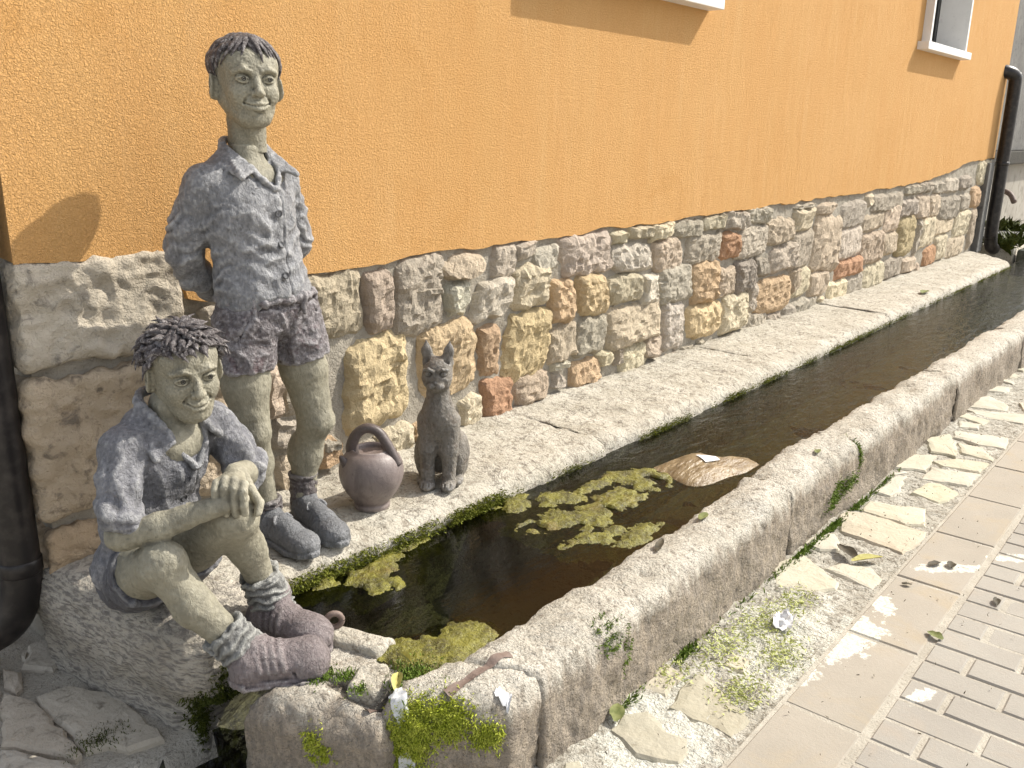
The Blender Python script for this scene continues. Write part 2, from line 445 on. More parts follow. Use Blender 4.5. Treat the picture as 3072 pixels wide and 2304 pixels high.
STONES = """1.66 1.89 0.453 0.660 c;1.90 2.02 0.441 0.640 b;2.04 2.26 0.402 0.676 g;2.25 2.48 0.573 0.665 b;2.54 2.67 0.555 0.673 g;2.68 2.79 0.614 0.675 g;2.79 2.94 0.549 0.648 w;2.29 2.40 0.443 0.563 w;2.43 2.64 0.397 0.548 w;2.67 2.88 0.410 0.582 c;1.81 2.09 0.112 0.422 y;2.15 2.44 0.140 0.420 y;2.47 2.58 0.171 0.369 o;2.62 2.91 0.110 0.397 y;2.93 3.03 0.109 0.138 w;2.69 2.91 -0.004 0.124 b;2.36 2.48 -0.010 0.112 c;2.49 2.66 -0.042 0.145 r;1.94 2.10 -0.032 0.089 c;2.11 2.16 -0.040 0.066 o;1.69 1.76 0.022 0.112 o;2.12 2.25 0.541 0.559 g;2.97 3.36 0.505 0.677 g;3.35 3.46 0.619 0.670 c;3.49 3.69 0.627 0.683 c;3.35 3.71 0.472 0.607 w;3.69 3.90 0.611 0.680 c;3.72 4.00 0.435 0.601 b;3.90 4.19 0.595 0.678 g;4.20 4.45 0.618 0.685 c;4.05 4.41 0.448 0.597 g;4.42 4.61 0.442 0.583 r;4.46 4.71 0.600 0.693 g;4.72 5.01 0.612 0.701 g;4.62 5.00 0.422 0.594 g;5.01 5.35 0.473 0.618 b;5.07 5.48 0.300 0.451 g;2.90 3.07 0.312 0.501 o;3.10 3.34 0.309 0.500 y;3.34 3.62 0.338 0.465 c;3.63 3.78 0.299 0.440 w;3.79 4.12 0.273 0.463 g;4.11 4.41 0.227 0.447 o;4.42 4.62 0.237 0.390 b;4.62 4.87 0.224 0.407 g;4.88 5.04 0.291 0.402 g;4.90 5.42 0.049 0.265 o;5.42 5.58 0.120 0.288 b;2.91 3.10 0.146 0.301 b;3.10 3.33 0.140 0.301 g;3.35 3.82 0.123 0.313 b;3.85 4.07 0.027 0.269 w;4.10 4.47 0.042 0.221 y;4.49 4.80 0.015 0.229 c;4.80 4.89 0.094 0.266 g;3.07 3.29 -0.005 0.115 o;3.27 3.38 0.053 0.128 c;3.46 3.70 -0.018 0.105 c;3.69 3.82 0.020 0.139 b;4.84 5.08 -0.026 0.072 g;5.10 5.31 -0.028 0.037 g;5.34 5.64 -0.043 0.053 g;3.41 3.46 0.046 0.123 g;5.36 5.65 0.522 0.660 c;5.72 6.19 0.218 0.591 b;6.15 6.64 0.477 0.663 g;6.18 6.64 0.263 0.474 g;5.38 5.70 0.288 0.512 g;6.65 7.15 0.174 0.413 b;6.63 7.07 0.426 0.549 b;6.17 6.71 0.131 0.253 r;7.10 7.43 0.387 0.594 b;7.16 7.45 0.206 0.375 b;7.47 7.91 0.152 0.488 y;6.79 7.52 0.549 0.681 g;7.45 7.85 0.484 0.617 g;7.88 8.24 0.443 0.636 b;8.26 8.53 0.431 0.630 b;8.58 9.23 0.375 0.594 g;9.23 9.60 0.430 0.588 g;9.61 9.96 0.444 0.643 o;9.74 10.29 0.647 0.898 c;8.05 8.52 0.185 0.436 c;8.52 9.10 0.259 0.403 b;9.15 9.68 0.185 0.436 c;9.74 9.96 0.038 0.423 b;8.29 8.61 0.003 0.164 r;8.59 8.96 0.018 0.252 c;9.02 9.61 0.002 0.185 c;7.21 7.66 0.003 0.172 g;7.67 8.06 0.002 0.130 b;6.75 7.22 -0.031 0.166 c;5.43 5.69 0.097 0.279 c;5.71 6.06 0.055 0.227 b;6.08 6.44 -0.026 0.116 c;7.52 7.86 0.657 0.730 g;5.47 5.88 -0.051 0.069 g;7.88 8.27 0.656 0.739 g;8.29 8.63 0.632 0.727 g;8.65 9.11 0.623 0.746 g;9.13 9.49 0.631 0.759 g;5.37 5.63 0.665 0.687 g;5.75 6.04 0.602 0.674 b;7.94 8.06 0.138 0.439 g;7.58 7.63 0.122 0.137 g;6.43 6.76 -0.022 0.111 g;6.63 6.77 0.607 0.699 c;1.50 1.55 0.237 0.403 b;1.51 1.60 0.130 0.213 g;1.52 1.58 -0.016 0.095 b;1.53 1.57 -0.054 -0.024 g;1.52 1.54 0.474 0.502 g;1.69 1.75 0.084 0.115 g;1.27 1.35 0.292 0.429 b;1.31 1.37 0.480 0.612 g"""
def jitcol(c, rs, k=.10): 
    v = 1 + rs.normal(0, k); return tuple(float(np.clip(x * v * (1 + rs.normal(0, .012)), .03, .9)) for x in c) + (1.0,)
rs = np.random.default_rng(3)
occ = []
k = 0
for ent in STONES.split(';'):
    q = ent.split(); x0, x1, z0, z1 = map(float, q[:4])
    # shrink a little so a mortar joint is left on every side
    sm = .75 if (q[4] == 'b' and 2.2 < x0 < 2.3) else .0
    V, Q = hewn(x0 - .008, x1 + .008, z0 - .007, z1 + .007, 100 + k, prot=float(rs.uniform(.022, .042)) * (1 if x0 < 6 else .9), smooth_k=sm)
    o = mesh('stone', V, Q, M_RUBBLE, house, smooth=False); o.color = jitcol(SCOL[q[4]], rs); occ.append((x0, x1, z0, z1)); k += 1
# chinking stones and the stones hidden behind the statues fill what is left
for _ in range(900):
    x = rs.uniform(1.25, 9.9); z = rs.uniform(-.03, .66); w = rs.uniform(.05, .14) * (1 if x < 5 else 1.7); h = rs.uniform(.04, .10)
    a = (x - w / 2, x + w / 2, z - h / 2, z + h / 2)
    if x < 1.9 : a = (x - w * .8, x + w * .8, z - h, z + h)
    zt = np.interp(x, [p[0] for p in ZB], [p[1] for p in ZB]) - .012
    if a[3] > zt: continue
    if any(a[0] < b[1] + .006 and a[1] > b[0] - .006 and a[2] < b[3] + .006 and a[3] > b[2] - .006 for b in occ): continue
    occ.append(a); V, Q = hewn(*a, 400 + k, prot=float(rs.uniform(.014, .028)))
    o = mesh('stone', V, Q, M_RUBBLE, house, smooth=False); o.color = jitcol(SCOL['gbcg'[k % 4]], rs); k += 1
    if k > 230: break
# the big squared corner stones: they wrap the corner
M_QUOIN = stone_mat('corner stone', (.50, .445, .37), (.60, .54, .455), (.15, .135, .12), 6, 22, (.54, .68), bumps=((20, .016), (60, .010), (200, .004)), objcol=True)
def quoin(poly, z0, z1, seed, colr):
    v = Vol((.78, -.08, z0 - .03), (1.42, .55, z1 + .03), .0070)
    v.prism(poly, z0, z1, .018, k=0)
    V, Q = v.poly()
    V = rough(V, Q, [lambda P: .012 * fbm(P, 7, 3, seed), lambda P: .0075 * ridge(P, 22, seed + 3), lambda P: .0050 * fbm(P, 50, 2, seed + 5)])
    o = mesh('corner_stone', V, Q, M_QUOIN, house); o.color = colr
quoin([(.826, -.024), (1.235, -.030), (1.245, .20), (.828, .46)], .525, .778, 11, (.95, .94, .90, 1))
quoin([(.822, -.022), (1.345, -.030), (1.345, .20), (.826, .38)], .135, .485, 23, (.92, .83, .71, 1))
quoin([(.826, -.020), (1.13, -.028), (1.13, .20), (.828, .50)], -.16, .095, 37, (.90, .76, .60, 1))
for i, (ya, yb, za, zc) in enumerate(((.50, .95, .50, .76), (.42, .80, .13, .46), (.54, .9, -.2, .09), (1.0, 1.5, .4, .75), (.85, 1.3, .05, .36), (1.35, 1.9, .0, .33), (1.55, 2.2, .4, .74))):
    V, Q = hewn(ya, yb, za, zc, 900 + i, prot=.03, n=9)
    V = np.stack([HX0 + V[:, 1], V[:, 0], V[:, 2]], 1); Q = Q[:, ::-1]
    o = mesh('stone', V, Q, M_RUBBLE, house, smooth=False); o.color = jitcol(SCOL['c'], rs)
# whitewash smear along the top of the corner stone
# windows: marble surround standing proud of the wall, sill, dark frame and glass
M_FRAME = NT('dark window frame').col((.012, .014, .015), .35, .5)
def glass_mat():
    t = NT('window glass'); t.b.inputs['Roughness'].default_value = .06; return t.col((.010, .012, .014), .06, .7)
M_GLASS = glass_mat()
def window(x0, x1, z0, z1):
    w = mesh('window', *joinm([box((x0 + .02, .17, z0 + .03), (x0 + .09, .21, z1 - .02)), box((x1 - .09, .17, z0 + .03), (x1 - .02, .21, z1 - .02)), box((x0 + .09, .172, z0 + .03), (x1 - .09, .208, z0 + .10)), box((x0 + .09, .172, z1 - .09), (x1 - .09, .208, z1 - .02)), box(((x0 + x1) / 2 - .04, .168, z0 + .10), ((x0 + x1) / 2 + .04, .206, z1 - .09))]), M_FRAME, house, smooth=False)
    mesh('pane', *box((x0 + .05, .185, z0 + .06), (x1 - .05, .192, z1 - .05)), M_GLASS, w, smooth=False)
    V, F = bevbox((x0 - .09, -.096, z0 - .052), (x1 + .09, .20, z0 + .004), .004)
    mesh('sill', V, F, M_MARBLE, w, smooth=False)
    mesh('surround', *joinm([bevbox((x0 - .005, -.075, z0 + .006), (x0 + .035, .168, z1), .003), bevbox((x1 - .035, -.075, z0 + .006), (x1 + .005, .168, z1), .003), bevbox((x0 + .038, -.07, z1 - .04), (x1 - .038, .168, z1 + .004), .003)]), M_MARBLE, w, smooth=False)
for w in WIN: window(*w)
# ================================================================== trough
def lime_extra(side):
    def f(t, c):
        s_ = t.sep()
        # browner and darker below the top edge, with vertical runs
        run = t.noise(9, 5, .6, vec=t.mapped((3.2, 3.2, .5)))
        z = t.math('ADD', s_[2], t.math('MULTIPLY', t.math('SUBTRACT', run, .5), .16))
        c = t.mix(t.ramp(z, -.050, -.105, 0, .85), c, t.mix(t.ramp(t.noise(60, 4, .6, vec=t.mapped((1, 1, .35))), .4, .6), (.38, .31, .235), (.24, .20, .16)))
        c = t.mix(t.ramp(t.noise(4, 4, .6), .56, .68, 0, .55), c, (.40, .27, .17)) if side else c
        # little weather pits
        c = t.mix(t.ramp(t.noise(52, 6, .72, dist=.5), .54, .62, 0, .75), c, (.22, .19, .15))
        c = t.mix(t.ramp(t.noise(170, 4, .7, dist=.6), .52, .62, 0, .65), c, (.19, .17, .14))
        return c
    return f
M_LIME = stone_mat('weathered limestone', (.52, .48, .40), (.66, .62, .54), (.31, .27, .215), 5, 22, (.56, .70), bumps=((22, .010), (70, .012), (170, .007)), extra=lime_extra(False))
M_LEDGE = stone_mat('pale ledge stone', (.42, .385, .315), (.55, .515, .44), (.22, .19, .15), 7, 40, (.52, .64), bumps=((16, .012), (60, .010), (170, .005)), extra=lambda t, c: t.mix(t.ramp(t.math('ABSOLUTE', t.math('SUBTRACT', t.noise(6, 4, .55, dist=1.4), .5)), .004, .012, .6, 0), c, (.14, .12, .10)))
M_BLOCKS = stone_mat('tooled block stone', (.47, .44, .39), (.58, .55, .49), (.22, .205, .185), 5, 30, (.54, .66), bumps=((24, .008), (100, .006)), extra=lambda t, c: c)
def tooled():
    t = NT('tooled end block')
    c = t.mix(t.ramp(t.noise(5, 6, .6), .35, .65), (.43, .39, .325), (.56, .515, .44))
    st = t.noise(30, 4, .6, vec=t.mapped((1.2, 1.2, 5.0), (0.0, .55, 0.4)))
    c = t.mix(t.ramp(st, .44, .60, 0, .8), c, (.19, .175, .16)); c = t.mix(t.ramp(t.noise(50, 5, .7), .62, .72, 0, .8), c, (.15, .14, .125))
    t.bump(st, .014); t.bump(t.noise(140, 4, .6), .006)
    return t.col(c, .9)
M_TOOLED = tooled()
trough = empty('water_trough', (5, -.6, GZ), label='long stone water trough along the foot of the house', cat='trough')
def profile_block(name, prof, x0, x1, seed, mat, amp=.008, st=.022, endr=.03, wob=.006, parent=trough, xshift=None, ytab=None):
    """closed (y,z) profile swept along x, rounded at its ends, weathered"""
    pr = []
    P = [np.array(p, float) for p in prof]
    for i in range(len(P)):
        a, b = P[i], P[(i + 1) % len(P)]; n = max(1, int(round(np.linalg.norm(b - a) / st)))
        if b[1] < -.32 and a[1] < -.32: n = 1
        for j in range(n): pr.append(a + (b - a) * j / n)
    pr = np.array(pr); m = len(pr); c = pr.mean(0)
    xs = np.concatenate([[x0, x0 + .25 * endr, x0 + .55 * endr], np.arange(x0 + endr, x1 - endr, st), [x1 - endr, x1 - .55 * endr, x1 - .25 * endr, x1]])
    V = []
    for x in xs:
        d = min(x - x0, x1 - x) / endr; s_ = 1.0 if d >= 1 else math.sqrt(max(0, 1 - (1 - d) ** 2))
        off = np.array([wob * vnoise(np.array([[x, 0, 0]]), 2.3, seed)[0], wob * .8 * vnoise(np.array([[x, 3, 0]]), 3.1, seed)[0]])
        if ytab is not None: off = off + np.array([np.interp(x, ytab[0], ytab[1]), 0])
        q = pr + off; q = q + (c - q) / np.linalg.norm(c - q, axis=1, keepdims=True) * (endr * .8 * (1 - s_))
        if xshift: xx = [x + xshift(yz) * max(0, 1 - abs(x - (x0 if seed == 20 else x1)) / .3) for yz in q]
        else: xx = np.full(m, x)
        V += [(xx[i], q[i][0], q[i][1]) for i in range(m)]
    V = np.array(V); n = len(xs)
    I = np.arange(n * m).reshape(n, m)
    Q = np.stack([I[:-1], np.roll(I, -1, 1)[:-1], np.roll(I, -1, 1)[1:], I[1:]], -1).reshape(-1, 4)
    N = normals(V, Q)
    h = amp * fbm(V, 9, 4, seed) + amp * .45 * vnoise(V, 55, seed + 4)
    V = V + N * h[:, None]
    F = Q.tolist() + [list(range(m)), list((n - 1) * m + np.arange(m))[::-1]]
    vol = np.einsum('ij,ij->i', V[Q[:, 0]], np.cross(V[Q[:, 1]], V[Q[:, 2]])).sum()
    if vol < 0: F = [f[::-1] for f in F]
    return mesh(name, V, F, mat, parent)
PF = [(-1.224, -.60), (-1.220, -.27), (-1.216, -.13), (-1.213, -.082), (-1.204, -.054), (-1.182, -.036), (-1.150, -.029), (-1.11, -.027), (-1.07, -.030), (-1.043, -.038), (-1.032, -.06), (-1.03, -.20), (-1.03, -.60)]
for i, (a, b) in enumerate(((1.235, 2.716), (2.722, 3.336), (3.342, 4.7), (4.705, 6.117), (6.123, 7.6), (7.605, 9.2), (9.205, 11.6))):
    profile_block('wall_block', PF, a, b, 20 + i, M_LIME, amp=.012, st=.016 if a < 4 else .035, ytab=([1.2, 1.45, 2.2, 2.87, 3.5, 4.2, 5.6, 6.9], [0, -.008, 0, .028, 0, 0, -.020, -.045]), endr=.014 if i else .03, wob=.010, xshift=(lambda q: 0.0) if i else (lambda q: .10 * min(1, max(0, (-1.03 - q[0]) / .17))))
PL = [(.03, -.60), (.03, .004), (-.20, .002), (-.44, -.002), (-.470, -.008), (-.492, -.024), (-.503, -.046), (-.503, -.10), (-.508, -.60)]
for i, (a, b) in enumerate(((1.02, 2.62), (2.622, 4.2), (4.203, 5.9), (5.903, 7.6), (7.603, 9.35))):
    profile_block('ledge_slab', PL, a, b, 50 + i, M_LEDGE, amp=.009, st=.016 if a < 4 else .035, endr=.007, ytab=([1.0, 1.31, 1.41, 1.58, 2.0, 2.5, 3.3, 4.6, 6.8, 8.8], [.028, .028, .020, .010, .009, .004, -.010, -.012, .010, .008]), wob=.006, xshift=(lambda q: .0) if i < 4 else (lambda q: max(0, (q[0] + .5)) * 1.2))
# near end: the seat block, boulders and thin slabs
def sculpt_block(name, poly, z0, z1, rnd, seed, mat, h=.011, amp=.012, cut=None, parent=trough, extra=None):
    p = np.array(poly); v = Vol((p[:, 0].min() - .06, p[:, 1].min() - .06, z0 - .06), (p[:, 0].max() + .06, p[:, 1].max() + .06, z1 + .06), h)
    v.prism(poly, z0, z1, rnd, k=0)
    if extra: extra(v)
    if cut:
        for c in cut: v.half(*c)
    V, Q = v.poly()
    V = rough(V, Q, [lambda P: amp * fbm(P, 8, 4, seed), lambda P: amp * .35 * ridge(P, 40, seed + 2), lambda P: amp * .25 * vnoise(P, 95, seed + 9)])
    o = mesh(name, V, Q, mat, parent); o['_bvh'] = 1
    return o, BVHTree.FromPolygons(V.tolist(), Q.tolist())
seatb, BV_SEAT = sculpt_block('seat_block', [(.80, .03), (.835, -.27), (.875, -.475), (.905, -.545), (1.03, -.50), (1.175, -.44), (1.10, .03)], -.42, -.03, .06, 3, M_TOOLED, amp=.010, cut=[((.90, -.60, -.022), (.12, -.42, .88))], extra=lambda v: v.prism([(.795, .03), (.825, -.30), (.862, -.545), (.955, -.725), (1.06, -.62), (1.175, -.46), (1.10, .03)], -.17, .004, .052, k=.06))
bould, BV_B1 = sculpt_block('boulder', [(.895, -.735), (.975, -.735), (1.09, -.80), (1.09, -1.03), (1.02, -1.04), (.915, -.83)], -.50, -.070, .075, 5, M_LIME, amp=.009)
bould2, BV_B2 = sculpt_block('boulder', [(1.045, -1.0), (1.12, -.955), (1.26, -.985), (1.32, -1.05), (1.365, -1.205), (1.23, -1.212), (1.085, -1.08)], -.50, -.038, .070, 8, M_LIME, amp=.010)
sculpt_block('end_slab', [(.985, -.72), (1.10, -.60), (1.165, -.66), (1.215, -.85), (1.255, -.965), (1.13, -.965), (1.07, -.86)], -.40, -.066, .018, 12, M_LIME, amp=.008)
sculpt_block('flat_slab', [(1.115, -.705), (1.165, -.675), (1.236, -.86), (1.168, -.862)], -.10, -.043, .010, 15, M_LEDGE, h=.007, amp=.004)
sculpt_block('flat_slab', [(1.045, -.905), (1.115, -.865), (1.165, -.905), (1.12, -.968), (1.07, -.965)], -.12, -.052, .012, 17, M_LEDGE, h=.007, amp=.005)
# bed of the trough under the water
def bed_mat():
    t = NT('silty trough bed')
    c = t.mix(t.ramp(t.noise(6, 6, .65), .4, .62), (.008, .009, .004), (.034, .038, .012))
    c = t.mix(t.ramp(t.noise(14, 5, .6, dist=1), .58, .72, 0, .8), c, (.10, .12, .025))
    t.bump(t.noise(20, 5), .02); return t.col(c, .9)
M_BED = bed_mat()
def bedf(X, Y):
    P = np.stack([X, Y, 0 * X], 1); return np.stack([X, Y, -.33 + .05 * fbm(P, 5, 4, 2)], 1)
xs = np.arange(1.15, 11.6, .05); ys = np.arange(-1.06, -.46, .05)
X, Y = np.meshgrid(xs, ys, indexing='ij'); I = np.arange(X.size).reshape(X.shape)
Q = np.stack([I[:-1, :-1], I[1:, :-1], I[1:, 1:], I[:-1, 1:]], -1).reshape(-1, 4)
mesh('trough_bed', bedf(X.ravel(), Y.ravel()), Q, M_BED, trough)
# water
WZ = -.066
def water_mat():
    t = NT('trough water')
    nz = t.noise(10, 4, .55, vec=t.mapped((1.0, 2.4, 1)), dist=.4); n2 = t.noise(34, 2, .5, vec=t.mapped((1.0, 2.6, 1)))
    s_ = t.sep(); far = t.ramp(s_[0], 1.8, 3.2, .18, 1.0)
    h = t.math('MULTIPLY', t.math('ADD', nz, t.math('MULTIPLY', n2, .3)), far)
    bp = t.n('ShaderNodeBump'); bp.inputs['Distance'].default_value = .014; bp.inputs['Strength'].default_value = .55; t.L(h, bp.inputs['Height'])
    gl = t.n('ShaderNodeBsdfGlossy'); gl.inputs['Roughness'].default_value = .02; t.L(bp.outputs[0], gl.inputs['Normal'])
    tr = t.n('ShaderNodeBsdfTransparent'); tr.inputs[0].default_value = (.27, .29, .19, 1)
    fr = t.n('ShaderNodeFresnel'); fr.inputs['IOR'].default_value = 1.36; t.L(bp.outputs[0], fr.inputs['Normal'])
    mx = t.n('ShaderNodeMixShader'); t.L(fr.outputs[0], mx.inputs[0]); t.L(tr.outputs[0], mx.inputs[1]); t.L(gl.outputs[0], mx.inputs[2])
    t.L(mx.outputs[0], t.o.inputs['Surface']); return t.m
M_WATER = water_mat()
mesh('water', [(1.16, -1.05, WZ), (11.55, -1.05, WZ), (11.55, -.44, WZ), (1.16, -.44, WZ)], [(0, 1, 2, 3)], M_WATER, None, kind='structure')

# ================================================================== ground and paving
M_GROUND = stone_mat('dusty ground', (.42, .38, .315), (.52, .48, .405), (.20, .175, .14), 7, 50, (.56, .70), bumps=((30, .012), (120, .006)))
def wet_mat():
    t = NT('wet mossy channel'); c = t.mix(t.ramp(t.noise(26, 6, .65), .45, .62), (.012, .010, .007), (.06, .065, .015))
    t.bump(t.noise(40, 5), .02); return t.col(c, .35, .5)
M_WET = wet_mat()
CH = [(1.06, -.64), (.93, -.655), (.80, -.66), (.66, -.60), (.40, -.46), (.0, -.30)]
def chd(P):
    d = np.full(len(P), 9.)
    for a, b in zip(CH[:-1], CH[1:]):
        a = np.array(a); b = np.array(b); e = b - a; t = np.clip(((P - a) @ e) / (e @ e), 0, 1)
        d = np.minimum(d, np.linalg.norm(P - a - t[:, None] * e, axis=1))
    return d
xs = np.concatenate([[-80, -30, -10, -4, -1.5, -.5], np.arange(0, 1.5, .018), [2, 3, 4, 6, 8, 12, 20, 40, 100]])
ys = np.concatenate([[-100, -40, -15, -6, -3, -2, -1.5], np.arange(-1.25, .5, .018), [.8, 1.5, 3, 6, 12, 30, 100]])
X, Y = np.meshgrid(xs, ys, indexing='ij'); I = np.arange(X.size).reshape(X.shape)
Q = np.stack([I[:-1, :-1], I[1:, :-1], I[1:, 1:], I[:-1, 1:]], -1).reshape(-1, 4)
P2 = np.stack([X.ravel(), Y.ravel()], 1); d = chd(P2); P3 = np.stack([X.ravel(), Y.ravel(), 0 * X.ravel()], 1)
near = ((np.abs(P2[:, 0] - .75) < 1.0) & (np.abs(P2[:, 1] + .4) < 1.0))
Z = -.292 + near * .008 * fbm(P3, 14, 3, 4) - .17 * np.clip(1 - (d / .12) ** 2, 0, 1) ** .6
Vg = np.stack([X.ravel(), Y.ravel(), Z], 1)
ground = mesh('ground', Vg, Q, M_GROUND, None, kind='structure')
ground.data.materials.append(M_WET)
fi = (d[Q].max(1) < .125); ground.data.polygons.foreach_set('material_index', fi.astype(np.int32)); ground.data.update()
BV_G = BVHTree.FromPolygons(Vg.tolist(), Q.tolist())

pav = empty('pavement', (2.5, -1.5, GZ), kind='structure')
def lime_stain(lo=.40):
    # dried lime foam that spilled from the trough: a ragged white stain with a shape of its own
    def f(t, c):
        m = None
        for (x, y, sx, sy, rz) in ((2.20, -1.40, 3.1, 7.0, .1), (2.33, -1.55, 5.0, 12, -.1), (1.62, -1.36, 4.0, 7.0, .1), (2.965, -1.635, 8, 26, -.9), (2.17, -1.785, 18, 40, -.4), (2.58, -1.56, 14, 22, .2), (3.2, -1.80, 10, 30, -.9)):
            q = t.n('ShaderNodeMapping', vector_type='TEXTURE'); q.inputs['Location'].default_value = (x, y, -.27); q.inputs['Rotation'].default_value = (0, 0, rz); q.inputs['Scale'].default_value = (1 / sx, 1 / sy, .5)
            t.L(t.pos, q.inputs['Vector']); v_ = t.n('ShaderNodeVectorMath', operation='LENGTH'); t.L(q.outputs[0], v_.inputs[0])
            m = v_.outputs['Value'] if m is None else t.math('MINIMUM', m, v_.outputs['Value'])
        e = t.math('SUBTRACT', t.math('ADD', 1.0, t.math('MULTIPLY', t.math('SUBTRACT', t.noise(17, 8, .72, dist=.3), .5), 3.2)), m)
        k_ = t.ramp(e, .12, .2, 0, .95); sp = t.ramp(t.noise(150, 4, .7), .40, .50, .25, 1)
        return t.mix(t.math('MULTIPLY', k_, sp), c, t.mix(t.ramp(t.noise(60, 5, .7), .42, .60), (.58, .57, .49), (.70, .69, .62)))
    return f
M_STRIP = stone_mat('pale lime mortar', (.38, .35, .29), (.55, .525, .455), (.20, .175, .135), 14, 55, (.50, .60), bumps=((35, .016), (110, .010)), extra=lime_stain())
M_FLAG = stone_mat('cream flagstone', (.50, .46, .365), (.60, .56, .465), (.33, .285, .21), 5, 28, (.60, .74), bumps=((14, .005), (70, .003)), objcol=True)
M_SLAB = stone_mat('concrete slab', (.36, .325, .27), (.41, .37, .31), (.41, .345, .25), 3.2, 5, (.52, .70), bumps=((120, .0012), (420, .0008)), objcol=True, extra=lime_stain())
M_BRICK = stone_mat('grey paver', (.345, .32, .28), (.395, .37, .325), (.39, .34, .28), 3, 6, (.55, .72), bumps=((120, .0012), (420, .001)), objcol=True, extra=lime_stain())
M_SAND = stone_mat('joint sand', (.36, .33, .275), (.46, .43, .365), (.20, .175, .135), 12, 80, bumps=((140, .004),))
def strip(X, Y):
    P = np.stack([X, Y, 0 * X], 1); return np.stack([X, Y, GZ - .010 + .006 * fbm(P, 16, 3, 9) + .003 * vnoise(P, 70, 3)], 1)
xs = np.arange(1.20, 6.4, .016); ys = np.arange(-1.526, -1.19, .016)
X, Y = np.meshgrid(xs, ys, indexing='ij'); I = np.arange(X.size).reshape(X.shape)
Q = np.stack([I[:-1, :-1], I[1:, :-1], I[1:, 1:], I[:-1, 1:]], -1).reshape(-1, 4)
Vs_ = strip(X.ravel(), Y.ravel()); mesh('mortar_bed', Vs_, Q, M_STRIP, pav); BV_ST = BVHTree.FromPolygons(Vs_.tolist(), Q.tolist())
mesh('mortar_bed', [(6.39, -1.526, GZ - .011), (14, -1.526, GZ - .011), (14, -1.19, GZ - .011), (6.39, -1.19, GZ - .011)], [(0, 1, 2, 3)], M_STRIP, pav)
mesh('sand_bed', [(.1, -2.75, GZ - .0036), (14, -2.75, GZ - .0036), (14, -1.522, GZ - .0036), (.1, -1.522, GZ - .0036)], [(0, 1, 2, 3)], M_SAND, pav)
def flag(poly, zt, seed, mat, thick=.03, ch=.008, jit=.010):
    P = np.array(poly, float); r = np.random.default_rng(seed)
    a = sum(P[i][0] * P[(i + 1) % len(P)][1] - P[(i + 1) % len(P)][0] * P[i][1] for i in range(len(P)))
    if a < 0: P = P[::-1]
    R = []
    for i in range(len(P)):
        A, B = P[i], P[(i + 1) % len(P)]; n = max(1, int(np.linalg.norm(B - A) / .035))
        for j in range(n): R.append(A + (B - A) * j / n + (r.normal(0, jit * .35, 2) if j else r.normal(0, jit * .2, 2)))
    R = np.array(R); m = len(R); c = R.mean(0)
    d = (c - R) / np.linalg.norm(c - R, axis=1, keepdims=True)
    rings = [(R, zt - thick), (R, zt - ch), (R + d * ch, zt - .001), (R + d * .35 * np.linalg.norm(c - R, axis=1, keepdims=True), zt + .001)]
    V = []; tl = r.normal(0, .012, 2)
    for q, z in rings:
        for p_ in q: V.append((p_[0], p_[1], z + (0 if z < zt - .02 else (p_ - c) @ tl + .003 * fbm(np.array([[p_[0], p_[1], 0.]]), 18, 2, seed)[0])))
    V.append((c[0], c[1], zt + .001)); F = []
    for k_ in range(3):
        for i in range(m): F.append((k_ * m + i, k_ * m + (i + 1) % m, (k_ + 1) * m + (i + 1) % m, (k_ + 1) * m + i))
    for i in range(m): F.append((3 * m + i, 3 * m + (i + 1) % m, 4 * m))
    return np.array(V), F
